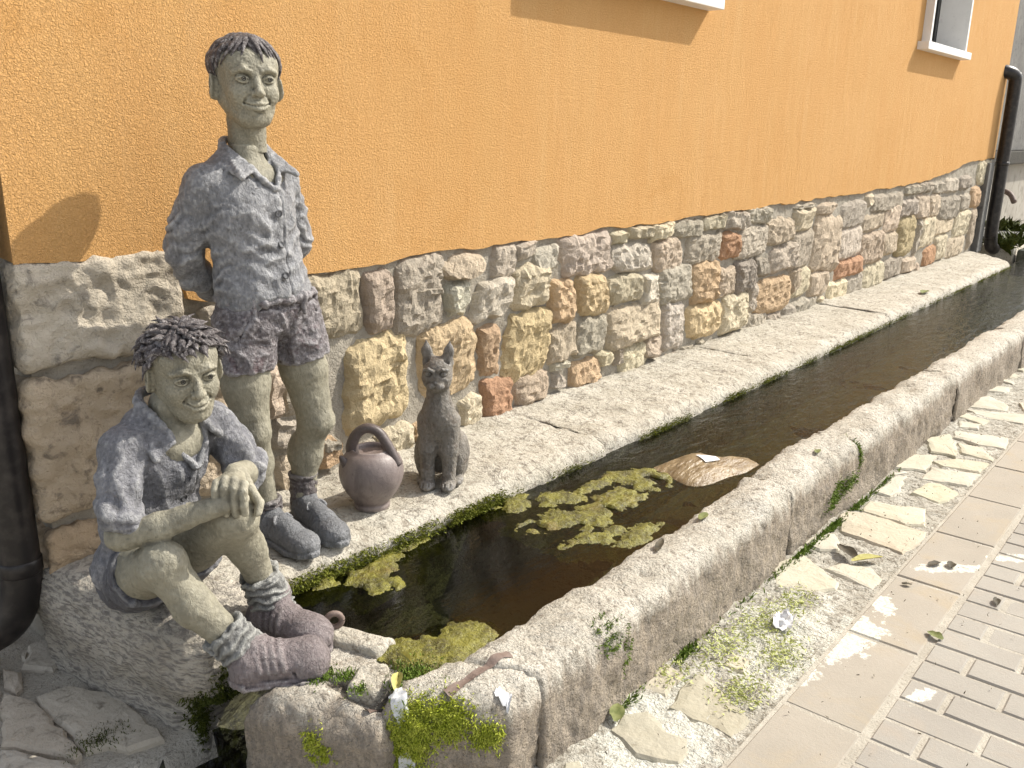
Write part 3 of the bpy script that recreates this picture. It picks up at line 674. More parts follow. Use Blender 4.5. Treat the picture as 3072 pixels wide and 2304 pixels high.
FL = [[(5.24, -1.21), (5.31, -1.25), (5.19, -1.37), (5.08, -1.38), (5.04, -1.22), (5.08, -1.19)], [(4.97, -1.22), (5.07, -1.47), (4.89, -1.5), (4.87, -1.33)], [(4.9, -1.2), (4.83, -1.36), (4.75, -1.34), (4.8, -1.21)], [(4.72, -1.24), (4.74, -1.34), (4.65, -1.35), (4.61, -1.27)], [(4.53, -1.27), (4.6, -1.49), (4.42, -1.51), (4.39, -1.41), (4.43, -1.29)], [(4.32, -1.2), (4.47, -1.26), (4.32, -1.33), (4.15, -1.37), (4.15, -1.27)], [(4.35, -1.33), (4.36, -1.43), (4.24, -1.51), (4.2, -1.51), (4.22, -1.38)], [(4.05, -1.2), (4.11, -1.3), (3.87, -1.32), (3.82, -1.2)], [(4.01, -1.31), (4.14, -1.4), (4.16, -1.5), (4.02, -1.5), (3.98, -1.36)], [(3.93, -1.33), (3.99, -1.51), (3.81, -1.5), (3.76, -1.34)], [(3.74, -1.22), (3.81, -1.26), (3.79, -1.28), (3.72, -1.24)], [(3.68, -1.24), (3.76, -1.28), (3.55, -1.31), (3.48, -1.3), (3.49, -1.24)], [(3.73, -1.37), (3.75, -1.41), (3.71, -1.49), (3.64, -1.5), (3.55, -1.46), (3.58, -1.35)], [(3.38, -1.25), (3.4, -1.32), (3.44, -1.44), (3.28, -1.48), (3.24, -1.43), (3.26, -1.27)], [(3.16, -1.22), (3.21, -1.23), (3.24, -1.28), (3.23, -1.41), (3.22, -1.5), (3.13, -1.51), (3.0, -1.49), (3.03, -1.27)], [(2.97, -1.21), (2.99, -1.26), (2.94, -1.3), (2.87, -1.32), (2.83, -1.27), (2.84, -1.21)], [(2.61, -1.2), (2.75, -1.23), (2.73, -1.27), (2.69, -1.33), (2.64, -1.4), (2.59, -1.41), (2.51, -1.35), (2.5, -1.26)], [(2.7, -1.34), (2.77, -1.36), (2.81, -1.45), (2.76, -1.5), (2.67, -1.5), (2.69, -1.41)], [(5.81, -1.17), (5.75, -1.29), (5.69, -1.29), (5.73, -1.19)], [(5.89, -1.21), (5.97, -1.24), (5.94, -1.29), (5.83, -1.25)], [(6.11, -1.19), (6.36, -1.22), (6.08, -1.27)], [(5.59, -1.2), (5.6, -1.31), (5.46, -1.3), (5.42, -1.18)], [(5.28, -1.4), (5.32, -1.42), (5.14, -1.46)], [(1.85, -1.3), (1.91, -1.31), (1.81, -1.49), (1.72, -1.49), (1.72, -1.32)], [(1.97, -1.33), (2.05, -1.33), (2.05, -1.39), (1.98, -1.4)], [(1.38, -1.24), (1.42, -1.27), (1.4, -1.3), (1.36, -1.25)], [(1.79, -1.21), (1.88, -1.22), (1.87, -1.28), (1.76, -1.29), (1.72, -1.23)], [(1.62, -1.25), (1.67, -1.29), (1.64, -1.37), (1.65, -1.43), (1.56, -1.44), (1.52, -1.35), (1.55, -1.26)]]
k = 0
for p_ in FL:
    c_ = np.mean(p_, 0); p_ = [tuple(c_ + (np.array(q) - c_) * 1.06) for q in p_]
    nr_ = c_[0] < 2.2
    V, F = flag(p_, GZ - (.005 if nr_ else .002), 30 + k, M_FLAG); o = mesh('flagstone', V, F, M_FLAG, pav, smooth=False)
    o.color = jitcol((.78, .775, .74) if nr_ else (.98, .95, .88), rs, .06); k += 1
r2 = np.random.default_rng(5); x = 6.5
while x < 11.5:
    w = r2.uniform(.12, .3); ym = r2.uniform(-1.42, -1.3)
    for a, b in ((-1.5, ym - .015), (ym + .015, -1.22)):
        V, F = flag([(x, a), (x + w, a + .01), (x + w - .02, b), (x + .02, b - .01)], GZ + .003, 300 + k, M_FLAG); o = mesh('flagstone', V, F, M_FLAG, pav, smooth=False); o.color = jitcol((1, .97, .92), rs, .05); k += 1
    x += w + .03
# stones of the yard left of the trough
M_YARD = stone_mat('worn yard stone', (.47, .42, .345), (.57, .52, .44), (.23, .205, .165), 7, 26, (.54, .68), bumps=((16, .008), (80, .005)), objcol=True)
FY = [[(0.79, 0.14), (0.83, 0.15), (0.84, 0.11), (0.83, 0.07), (0.82, 0.01), (0.79, -0.01), (0.74, 0.05)], [(0.7, 0.08), (0.73, 0.03), (0.71, -0.03), (0.68, -0.05), (0.67, -0.0)], [(0.71, -0.1), (0.78, -0.11), (0.84, -0.22), (0.85, -0.32), (0.85, -0.38), (0.84, -0.49), (0.77, -0.46), (0.74, -0.41), (0.7, -0.39), (0.7, -0.15)], [(0.66, -0.03), (0.7, -0.11), (0.69, -0.39), (0.67, -0.4), (0.58, -0.23)], [(0.57, -0.24), (0.66, -0.41), (0.66, -0.45), (0.54, -0.32)], [(0.77, 0.12), (0.78, 0.12), (0.76, 0.08), (0.75, 0.09)]]
for p_ in FY + [[(.50, .02), (.62, .05), (.66, -.02), (.56, -.18), (.44, -.1)], [(.40, -.15), (.53, -.22), (.5, -.36), (.36, -.3)], [(.55, .22), (.72, .17), (.68, .06), (.58, .08)], [(.62, .45), (.80, .38), (.78, .20), (.6, .26)], [(.2, .2), (.5, .25), (.48, .05), (.2, -.05)]]:
    V, F = flag(p_, GZ - .003, 90 + k, M_YARD, thick=.04, ch=.010, jit=.014); o = mesh('flagstone', V, F, M_YARD, pav, smooth=False); o.color = jitcol((1, .97, .93), rs, .07); k += 1
# concrete slabs and the brick pavers
me_s = None
def bevtop(w, d, h, b):
    V = []; F = []
    for (ix, iy, z) in ((0, 0, -h), (0, 0, -b), (b, b, 0)):
        V += [(-w / 2 + ix, -d / 2 + iy, z), (w / 2 - ix, -d / 2 + iy, z), (w / 2 - ix, d / 2 - iy, z), (-w / 2 + ix, d / 2 - iy, z)]
    for k_ in (0, 1):
        for i in range(4): F.append((k_ * 4 + i, k_ * 4 + (i + 1) % 4, k_ * 4 + 4 + (i + 1) % 4, k_ * 4 + 4 + i))
    F.append((8, 9, 10, 11)); return V, F
def instanced(name, proto, locs, colr, mat):
    V, F = proto; me = bpy.data.meshes.new(name); me.from_pydata(V, [], F); me.materials.append(mat); me.update()
    for (x, y, z, rx, ry, rz) in locs:
        o = bpy.data.objects.new(name, me); COL.objects.link(o); o.parent = pav
        o.location = Vector((x, y, z)) - Vector(pav.location); o.rotation_euler = (rx, ry, rz); o.color = jitcol(colr, r2, .045)
L_ = []
for i in range(-3, 20):
    L_.append((1.925 + .44 * i + .22, -1.628, GZ + r2.normal(0, .001), r2.normal(0, .003), r2.normal(0, .003), 0))
instanced('concrete_slab', bevtop(.427, .192, .05, .004), L_, (1, .985, .96), M_SLAB)
L_ = []
for i in range(-7, 38):
    x = 1.921 + .1075 * i + .054; y = -1.738
    off = .215 if i % 2 == 0 else .1075
    if i % 2: L_h = None
    yy = y - (.1075 if i % 2 == 0 else 0)
    for j in range(6 if i < 8 else 3):
        L_.append((x, yy - .1075 - .215 * j, GZ - .0005 + r2.normal(0, .0012), r2.normal(0, .006), r2.normal(0, .006), r2.normal(0, .004)))
instanced('brick_paver', bevtop(.099, .205, .05, .0045), L_, (1, 1, 1), M_BRICK)
L_ = [(1.921 + .1075 * i + .054, -1.738 - .0525, GZ, 0, 0, 0) for i in range(-6, 38, 2)]
instanced('brick_paver', bevtop(.099, .093, .05, .0045), L_, (1, 1, 1), M_BRICK)
# ================================================================== statues
def statue_mat(name, a, b, c, dust, scale=9, thr=(.52, .66), bumps=((38, .006), (130, .003), (420, .0010)), rough=.62, spec=.42, strokes=.010):
    t = NT(name)
    q = t.mix(t.ramp(t.noise(scale, 6, .6), .35, .65), a, b)
    q = t.mix(t.ramp(t.noise(scale * 2.3, 5, .65, dist=.5), .54, .68, 0, .75), q, c)
    # brushed dust caught on the ridges of the modelled surface
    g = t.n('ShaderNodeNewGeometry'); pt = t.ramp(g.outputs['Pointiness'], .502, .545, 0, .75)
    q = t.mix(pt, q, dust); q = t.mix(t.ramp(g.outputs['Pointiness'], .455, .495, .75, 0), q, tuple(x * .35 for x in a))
    q = t.mix(t.ramp(t.noise(110, 5, .7, dist=.8), thr[0] + .06, thr[1] + .06, 0, .55), q, dust)
    q = t.mix(t.ramp(t.noise(85, 4, .7), .30, .40, .6, 0), q, tuple(x * .35 for x in a))
    q = t.mix(t.ramp(t.noise(13, 5, .6, vec=t.mapped((1.3, 1.3, .28)), dist=.6), .52, .66, 0, .5), q, tuple(x * .45 for x in a))
    q = t.mix(t.ramp(t.noise(17, 5, .65, vec=t.mapped((1.2, 1.2, .4))), .56, .68, 0, .22), q, dust)
    if strokes: t.bump(t.noise(60, 5, .62, vec=t.mapped((1.6, 1.6, .7), (.4, .3, 0)), dist=1.6), strokes)
    for s_, d in bumps: t.bump(t.noise(s_, 4, .6), d)
    return t.col(q, rough, spec)
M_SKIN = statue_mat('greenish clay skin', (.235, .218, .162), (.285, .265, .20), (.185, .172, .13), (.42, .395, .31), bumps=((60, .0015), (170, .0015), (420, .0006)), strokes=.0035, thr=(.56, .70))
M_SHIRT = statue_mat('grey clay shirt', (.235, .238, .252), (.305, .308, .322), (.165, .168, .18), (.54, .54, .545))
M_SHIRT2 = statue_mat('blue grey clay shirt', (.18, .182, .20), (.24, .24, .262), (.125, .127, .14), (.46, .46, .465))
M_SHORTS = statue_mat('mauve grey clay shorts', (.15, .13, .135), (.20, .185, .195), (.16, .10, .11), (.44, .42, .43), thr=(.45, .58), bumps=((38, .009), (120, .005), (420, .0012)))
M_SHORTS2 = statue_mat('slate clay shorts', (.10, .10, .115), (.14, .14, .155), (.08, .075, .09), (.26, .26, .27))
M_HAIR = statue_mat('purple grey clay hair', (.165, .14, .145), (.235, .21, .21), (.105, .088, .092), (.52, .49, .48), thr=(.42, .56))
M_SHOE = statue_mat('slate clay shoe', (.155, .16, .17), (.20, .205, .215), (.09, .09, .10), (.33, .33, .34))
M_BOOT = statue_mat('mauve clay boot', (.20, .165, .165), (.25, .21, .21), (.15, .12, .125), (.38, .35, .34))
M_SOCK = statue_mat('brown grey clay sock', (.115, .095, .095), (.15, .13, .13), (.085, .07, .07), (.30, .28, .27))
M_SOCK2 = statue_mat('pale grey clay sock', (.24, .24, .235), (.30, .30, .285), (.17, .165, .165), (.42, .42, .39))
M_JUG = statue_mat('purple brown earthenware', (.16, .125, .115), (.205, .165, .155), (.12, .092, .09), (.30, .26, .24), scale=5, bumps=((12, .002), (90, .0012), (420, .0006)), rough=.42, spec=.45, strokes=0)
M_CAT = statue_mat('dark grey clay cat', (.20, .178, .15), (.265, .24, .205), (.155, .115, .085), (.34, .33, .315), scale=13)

HZ = .0018
def head(smile=.5, seed=1):
    """local: facing -Y, centre of the head at the origin, chin at z -.105"""
    v = Vol((-.105, -.125, -.175), (.105, .12, .125), HZ)
    v.ell((0, .014, .030), (.0765, .090, .074), k=0)
    v.ell((0, -.020, -.028), (.0625, .063, .070), k=.03)
    v.ell((0, -.050, -.083), (.030, .026, .022), k=.035)
    v.ell((0, -.064, -.090), (.016, .014, .013), k=.02)
    for s_ in (-1, 1):
        v.cap((s_ * .052, .01, -.045), (s_ * .022, -.045, -.086), .016, .012, k=.03)
        v.ell((s_ * .036, -.057, -.030), (.022, .020, .021), k=.022)
    # forehead and brow ridge
    v.ell((0, -.035, .045), (.060, .040, .042), k=.03)
    for s_ in (-1, 1):
        v.chain([(s_ * .012, -.0775, .021), (s_ * .030, -.078, .0265), (s_ * .050, -.066, .019)], [.006, .0065, .004], k=.014)
        v.ell((s_ * .0315, -.083, .004), (.0185, .015, .0125), k=.012, mode='s')
        v.ell((s_ * .0315, -.0655, .003), (.0155, .0150, .0140), k=.003)
    # nose
    v.cap((0, -.076, .016), (0, -.098, -.027), .0068, .0098, k=.012)
    v.ell((0, -.0985, -.0275), (.0100, .0092, .0085), k=.006)
    for s_ in (-1, 1): v.ell((s_ * .0115, -.0885, -.0305), (.0070, .0085, .0066), k=.005)
    for s_ in (-1, 1): v.ell((s_ * .0060, -.094, -.0375), (.0034, .0045, .0030), k=.002, mode='s')
    # lids, iris, pupil
    for s_ in (-1, 1):
        cx = s_ * .0315
        def ep(a, z, r=.0157): return (cx + a, -.0655 - math.sqrt(max(r * r - a * a - (z - .003) ** 2, 1e-6)) * .97, z)
        up = [ep(-.0145, .0010), ep(-.0080, .0066), ep(0, .0086), ep(.0080, .0068), ep(.0145, .0015)]
        dn = [ep(-.0145, .0005), ep(-.008, -.0036), ep(0, -.0048), ep(.008, -.0038), ep(.0145, .0008)]
        v.chain(catmull(up, 3), .0019, k=.0025); v.chain(catmull(dn, 3), .0013, k=.003)
        cr = [ep(-.013, .0085, .0178), ep(0, .0150, .0175), ep(.013, .0085, .0178)]
        v.chain(catmull(cr, 3), .0010, k=.002, mode='s')
        ix = cx + .0025
        v.ell((ix, -.0830, .0030), (.0058, .0030, .0058), k=.001, mode='s')
        v.ell((ix, -.0800, .0030), (.0052, .0022, .0052), k=.0008)
        v.ell((ix, -.0835, .0030), (.0030, .0050, .0030), k=.0006, mode='s')
        v.ell((ix - .0018, -.0822, .0052), (.0013, .0012, .0013), k=.0004)
        # brows modelled as a soft ridge
        v.chain([(s_ * .013, -.0835, .0235), (s_ * .030, -.0835, .0300), (s_ * .050, -.0715, .0235)], [.0022, .0030, .0014], k=.006)
    # mouth
    sm = smile
    zc = -.0555
    v.ell((0, -.078, -.0575), (.024, .014, .016), k=.014)
    U = [(-.0265, -.0745, zc + .0065 * sm), (-.014, -.0865, zc + .0022), (-.005, -.0912, zc + .0040), (0, -.0905, zc + .0026), (.005, -.0912, zc + .0040), (.014, -.0865, zc + .0022), (.0265, -.0745, zc + .0065 * sm)]
    Lw = [(-.0235, -.0745, zc + .003 * sm), (-.012, -.0865, zc - .0072), (0, -.0905, zc - .0095), (.012, -.0865, zc - .0072), (.0235, -.0745, zc + .003 * sm)]
    v.chain(catmull(U, 3), .0031, k=.004); v.chain(catmull(Lw, 3), .0035, k=.005)
    C = [(-.0295, -.0765, zc + .0085 * sm), (-.014, -.0925, zc - .0024), (0, -.0970, zc - .0030), (.014, -.0925, zc - .0024), (.0295, -.0765, zc + .0085 * sm)]
    v.chain(catmull(C, 4), .0021, k=.0015, mode='s')
    for s_ in (-1, 1):
        v.ell((s_ * .0305, -.074, zc + .0095 * sm), (.0030, .005, .0030), k=.003, mode='s')
        v.chain(catmull([(s_ * .0165, -.0880, -.0300), (s_ * .0270, -.0815, -.0400), (s_ * .0325, -.0745, -.0500)], 3), .0015, k=.005, mode='s')
    v.ell((0, -.0885, -.0745), (.012, .005, .004), k=.006, mode='s')
    v.cap((0, -.0985, -.040), (0, -.0955, -.047), .0018, k=.003, mode='s')
    # ears
    for s_ in (-1, 1):
        R = rotz(s_ * .52) @ rotx(-.12)
        v.ell((s_ * .080, .014, -.013), (.0085, .023, .034), k=.008, R=R); v.ell((s_ * .072, .014, -.014), (.010, .016, .026), k=.008)
        v.ell((s_ * .0900, .004, -.008), (.0050, .0120, .021), k=.004, R=R, mode='s')
        v.ell((s_ * .0755, .008, -.036), (.0065, .009, .010), k=.006)
    # neck
    v.cap((0, .020, -.05), (0, .024, -.20), .047, .047, k=.022)
    v.ell((0, -.022, -.125), (.009, .010, .012), k=.016)
    V, Q = v.poly()
    V = rough(V, Q, [lambda P: .0011 * fbm(P, 70, 3, seed), lambda P: .0006 * vnoise(P, 260, seed + 5)])
    return V, Q
M_EYE = NT('eye recess shade').col((.028, .026, .022), .3, .5)  # dark iris ring and pupil dot paint the shade of the carved recess
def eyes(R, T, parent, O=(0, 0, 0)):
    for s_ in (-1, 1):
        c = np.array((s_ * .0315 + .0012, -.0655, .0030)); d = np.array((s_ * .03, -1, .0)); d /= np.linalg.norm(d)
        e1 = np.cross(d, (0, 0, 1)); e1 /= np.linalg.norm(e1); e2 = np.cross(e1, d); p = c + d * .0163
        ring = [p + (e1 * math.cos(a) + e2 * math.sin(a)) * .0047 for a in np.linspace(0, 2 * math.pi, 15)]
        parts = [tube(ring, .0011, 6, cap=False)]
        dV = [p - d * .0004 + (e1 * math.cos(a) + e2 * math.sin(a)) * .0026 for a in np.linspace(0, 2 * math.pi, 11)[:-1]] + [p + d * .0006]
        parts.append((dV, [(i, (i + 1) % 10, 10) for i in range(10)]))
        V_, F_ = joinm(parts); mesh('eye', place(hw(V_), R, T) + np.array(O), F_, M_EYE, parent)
HC = np.array((0, .014, .030)); HR = np.array((.0790, .0930, .0775))
def surf(az, po, off=0.0):
    """point over the scalp; az 0 faces -Y and grows towards +X, po measured from the crown"""
    d = np.array((math.sin(po) * math.sin(az), -math.sin(po) * math.cos(az), math.cos(po)))
    p = HC + HR * d
    if p[2] < .0: p[0] *= 1 - .25 * min(1, -p[2] / .1)
    return p + d * off
def hair_cap(line, off=.003):
    V = []; F = []; na, npo = 48, 14
    for i in range(na):
        az = 2 * math.pi * i / na - math.pi; e = line(az)
        for j in range(npo + 1): V.append(surf(az, e * j / npo + 1e-3, off + (.0 if j < npo else -.012)))
    for i in range(na):
        for j in range(npo):
            a = i * (npo + 1) + j; b = ((i + 1) % na) * (npo + 1) + j
            F.append((a, a + 1, b + 1, b))
    V = np.array(V)
    return V, F
def lock(path, r0, flat=.62):
    m = len(path); rr = [r0 * 1.0 * (.55 + .45 * math.sin(math.pi * min(1, i / (m - 1) * 1.4 + .15))) * (1 - (i / (m - 1)) ** 2.2 * .86) for i in range(m)]
    out = Vector(np.array(path[m // 2]) - HC).normalized()
    return tube(path, rr, 7, flat, up=out)
def hair_straight(seed):
    rs_ = np.random.default_rng(seed); parts = []
    def line(az):
        a = abs(az)
        if a < .9: return 1.10 + .08 * a
        if a < 1.35: return 1.17 + (a - .9) * 1.4
        if a < 1.75: return 1.80 + .12 * math.sin((a - 1.35) * 8)
        return min(1.55 + (a - 1.75) * .9, 2.38)
    parts.append(hair_cap(lambda a: line(a) * .93))
    for layer, (n, s0, s1, off) in enumerate(((50, .50, 1.02, .004), (36, .16, .68, .008), (20, .02, .36, .010))):
        for i in range(n):
            az = -math.pi + 2 * math.pi * (i + rs_.uniform(-.35, .35)) / n
            e = line(az); w = rs_.normal(0, .05)
            sweep = .28 * np.sign(az + .25) * math.exp(-abs(az + .25) * 1.1) if abs(az) < 1.4 else rs_.normal(0, .10)
            pth = []
            end = s1 * rs_.uniform(.92, 1.12)
            if layer == 0 and abs(az) < .8: end *= rs_.uniform(.92, 1.14)
            for j in range(8):
                t = j / 7; po = e * (s0 + (end - s0) * t)
                a = az * (1 if s0 > .1 else 1) + sweep * (t - .2) + w * math.sin(t * 3)
                lift = off + .006 * math.sin(math.pi * t) - .004 * t * t + (.004 * t if abs(az) > 2 else 0)
                pth.append(surf(a, po, lift))
            parts.append(lock(pth, rs_.uniform(.0095, .0140) * (1.0 if layer else .95)))
    # the two forelocks that fall over the brow
    for (a0, a1, p1, r) in ((.02, .22, 1.40, .0150), (.10, .50, 1.30, .013), (-.10, -.42, 1.24, .014), (-.2, -.75, 1.32, .013), (.25, .80, 1.36, .013), (-.3, -1.05, 1.5, .013), (.3, 1.1, 1.5, .012)):
        pth = [surf(a0 + (a1 - a0) * (j / 8) ** 1.2, .12 + (p1 - .12) * j / 8, .010 + .006 * math.sin(math.pi * j / 8) - .006 * (j / 8) ** 3) for j in range(9)]
        parts.append(lock(pth, r, .75))
    return joinm(parts)
def hair_tousled(seed):
    rs_ = np.random.default_rng(seed); parts = []
    def line(az):
        a = abs(az)
        if a < .95: return 1.02 + .06 * a
        if a < 1.35: return 1.08 + (a - .95) * 1.6
        if a < 1.8: return 1.72
        return min(1.60 + (a - 1.8) * 1.0, 2.30)
    parts.append(hair_cap(lambda a: line(a) * .95, .006))
    k = 0
    for ring, (pf, n) in enumerate(((.03, 4), (.16, 9), (.32, 15), (.48, 20), (.64, 25), (.80, 28), (.93, 26))):
        for i in range(n):
            az = -math.pi + 2 * math.pi * (i + rs_.uniform(-.4, .4) + .5 * (ring % 2)) / n
            e = line(az); p0 = e * pf; L_ = rs_.uniform(.26, .42); tw = rs_.normal(0, .22) / max(.35, math.sin(p0 + .2)); cu = rs_.uniform(.006, .020)
            front = abs(az) < .9 and ring >= 5
            pth = []
            for j in range(6):
                t = j / 5; pth.append(surf(az + tw * t, p0 + L_ * t * (1.0 if not front else .8), .005 + .012 * math.sin(math.pi * t * .7) * (1 if ring < 6 else .6) + cu * t * t * (.2 if front else 1)))
            parts.append(lock(pth, rs_.uniform(.0085, .0125), .8)); k += 1
    return joinm(parts)
def hw(V):
    # stretch the lower face a little so that the eyes sit at half the head height
    V = np.array(V, float); z = V[:, 2]
    V[:, 2] = np.where(z > .003, .011 + (z - .003) * .925, np.where(z > -.105, -.105 + (z + .105) * (.116 / .108), z)); return V
def place(V, R, T): return np.asarray(V) @ np.array(R).T + np.array(T)
def make_hand(v, wrist, knuckles, curls, r=.0085, palm_r=.017, k=.006):
    """palm from wrist to knuckle line and five separate bent fingers; curls: list of point lists starting at the knuckle"""
    kn = [np.array(q, float) for q in knuckles]
    for q in kn: v.cap(wrist, q, palm_r * .82, r * 1.15, k=.008)
    for pts, rr in curls: v.chain(pts, rr, k=.0015)

# ---------------------------------------------------------------- standing boy
O1 = np.array((1.31, -.27, 0.0))
def zfeet(y): return 0.0
t1 = empty('boy_statue', tuple(O1), label='statue of a standing boy in a buttoned grey shirt and shorts, hands behind his back', cat='statue')
v = Vol((-.24, -.20, .0), (.30, .24, 1.06), .004)
v.chain([(-.045, 0, .60), (-.055, -.008, .46), (-.050, -.018, .33)], [.066, .061, .046], k=.02)
v.chain([(-.050, -.014, .33), (-.026, .008, .225), (-.006, .012, .10), (-.002, .012, .04)], [.042, .041, .031, .031], k=.02)
v.ell((-.050, -.048, .325), (.028, .020, .030), k=.018); v.ell((-.038, .03, .23), (.030, .026, .055), k=.02)
v.chain([(.10, 0, .60), (.128, -.012, .46), (.146, -.032, .315)], [.066, .062, .047], k=.02)
v.chain([(.146, -.028, .315), (.136, .008, .21), (.124, .014, .09), (.122, .014, .04)], [.044, .043, .032, .031], k=.02)
v.ell((.150, -.064, .312), (.028, .020, .030), k=.018); v.ell((.130, .032, .215), (.030, .027, .055), k=.02)
v.ell((.03, 0, .66), (.095, .066, .08), k=.03); v.ell((0, 0, .84), (.105, .072, .15), k=.04)
v.cap((-.10, .005, .965), (.085, .005, .965), .042, k=.03); v.cap((0, .006, .93), (0, .006, 1.04), .042, k=.03)
v.ell((0, -.03, .965), (.075, .045, .05), k=.03)
# arms run back; hands clasped behind
v.chain([(-.125, .015, .955), (-.142, .075, .805), (-.05, .135, .685)], [.036, .030, .024], k=.012)
v.chain([(.105, .015, .955), (.180, .07, .80), (.12, .13, .705)], [.036, .030, .024], k=.012)
make_hand(v, (-.04, .14, .675), [(.0 + .0 * i, .150, .665 - .014 * i) for i in range(4)], [([(.0, .150, .665 - .014 * i), (.03, .162, .655 - .014 * i), (.045, .150, .640 - .013 * i)], [.0085, .008, .0065]) for i in range(4)] + [([(-.03, .135, .69), (.0, .125, .70), (.02, .122, .70)], [.009, .008, .007])])
make_hand(v, (.11, .135, .695), [(.07, .128, .685 - .014 * i) for i in range(4)], [([(.07, .128, .685 - .014 * i), (.045, .13, .670 - .014 * i), (.03, .14, .655 - .013 * i)], [.0085, .008, .0065]) for i in range(4)] + [([(.10, .125, .71), (.07, .118, .715), (.055, .118, .712)], [.009, .008, .007])])
V, Q = v.poly(); V = rough(V, Q, [lambda P: .0022 * fbm(P, 26, 3, 3), lambda P: .0009 * vnoise(P, 120, 7)])
Vh, Qh = head(.30, 4)
RH = (rotz(-.30) @ rotx(.02)) @ np.diag((.98, .98, .92)); TH = np.array((.003, -.012, 1.199))
V, F = joinm([(V, Q), (place(hw(Vh), RH, TH), Qh)])
mesh('body', V + O1, np.array(F), M_SKIN, t1, loc=O1)
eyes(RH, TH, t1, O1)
V, F = hair_straight(5); V = place(hw(V), RH, TH)
mesh('hair', V + O1, F, M_HAIR, t1)
# shirt
v = Vol((-.25, -.17, .57), (.29, .23, 1.12), .0036)
v.ell((-.012, -.002, .895), (.128, .092, .125), k=0)
v.ell((.006, -.006, .785), (.118, .088, .13), k=.03)
v.ell((.020, -.004, .690), (.131, .099, .085), k=.04)
v.cap((-.105, .006, .965), (.090, .006, .965), .050, k=.03)
v.cap((-.055, .008, 1.005), (.050, .008, 1.005), .040, k=.03)
v.chain([(-.120, .012, .962), (-.140, .055, .86), (-.146, .078, .800), (-.105, .112, .735), (-.045, .138, .685)], [.047, .045, .044, .039, .033], k=.018)
v.chain([(.102, .012, .962), (.155, .05, .865), (.184, .072, .800), (.165, .105, .745), (.115, .132, .700)], [.046, .044, .042, .037, .033], k=.018)
# wavy shirt tails
def tails(G):
    x = G[..., 0]; y = G[..., 1]
    zt = .668 + .022 * np.sin(x * 34 + 1.0) + .012 * np.sin(y * 40) - .030 * np.exp(-((x - .10) / .035) ** 2) * (y < 0) - .020 * np.exp(-((x - .02) / .03) ** 2) * (y < 0)
    return zt - G[..., 2]
v.op(tails, (-.13, -.15, .57), (.17, .10, .70), .006, 'i')
v.cap((0, .004, 1.12), (0, .004, .95), .0505, k=.006, mode='s')
v.chain([(0, -.04, 1.08), (.004, -.085, 1.01), (.016, -.105, .968)], [.052, .026, .006], k=.008, mode='s')
# collar: two pointed leaves and the stand round the neck
v.chain(catmull([(-.050, -.030, 1.020), (-.056, .010, 1.052), (-.036, .050, 1.066), (0, .066, 1.068), (.036, .050, 1.066), (.056, .010, 1.052), (.050, -.030, 1.020)], 4), .0072, k=.008)
v.tri((-.058, .020, 1.056), (-.028, -.066, 1.000), (-.078, -.088, .985), .0055, k=.008)
v.tri((-.058, .020, 1.056), (-.078, -.088, .985), (-.088, .004, 1.018), .0055, k=.008)
v.tri((.058, .020, 1.056), (.044, -.066, 1.000), (.082, -.086, .988), .0055, k=.008)
v.tri((.058, .020, 1.056), (.082, -.086, .988), (.088, .004, 1.018), .0055, k=.008)
v.chain([(-.036, -.060, 1.004), (-.012, -.082, .975), (.012, -.088, .955)], [.006, .006, .005], k=.008)
v.chain([(.046, -.060, 1.004), (.032, -.080, .980), (.022, -.088, .955)], [.006, .006, .005], k=.008)
V, Q = v.poly()
def folds1(P):
    x, y, z = P[:, 0], P[:, 1], P[:, 2]
    front = np.clip((-y) / .04, 0, 1)
    # drag folds running from the armpit down to the button band, and swags over the belly
    u = (x + .02) * .55 + (z - .86) * 1.0; w = fbm(np.stack([x * .6, y, z], 1), 14, 2, 5) * .016
    f1 = np.sin((u + w) * 150) * np.clip(1 - np.abs(x + .02) / .11, 0, 1) * np.clip(1 - np.abs(z - .82) / .15, 0, 1)
    u2 = (-x + .06) * .5 + (z - .8); f2 = np.sin((u2 + w) * 120) * np.clip((x - .02) / .05, 0, 1) * np.clip(1 - np.abs(z - .82) / .16, 0, 1)
    Pa = np.stack([x + .4 * z, y * .6, z - .3 * x], 1)
    slv = np.clip((np.abs(x - .02) - .115) / .02, 0, 1)
    ring = np.sin((z * 1.0 + .5 * y + fbm(P, 16, 2, 9) * .02) * 190) * slv * np.clip((.93 - z) / .06, 0, 1)
    return .0030 * (f1 * front + f2 * front) + .0024 * ring + .0042 * ridge(Pa, 22, 4) * np.clip((1.0 - z) / .08, 0, 1) + .0016 * fbm(P, 60, 3, 2) + .0008 * vnoise(P, 190, 3)
V = rough(V, Q, [folds1])
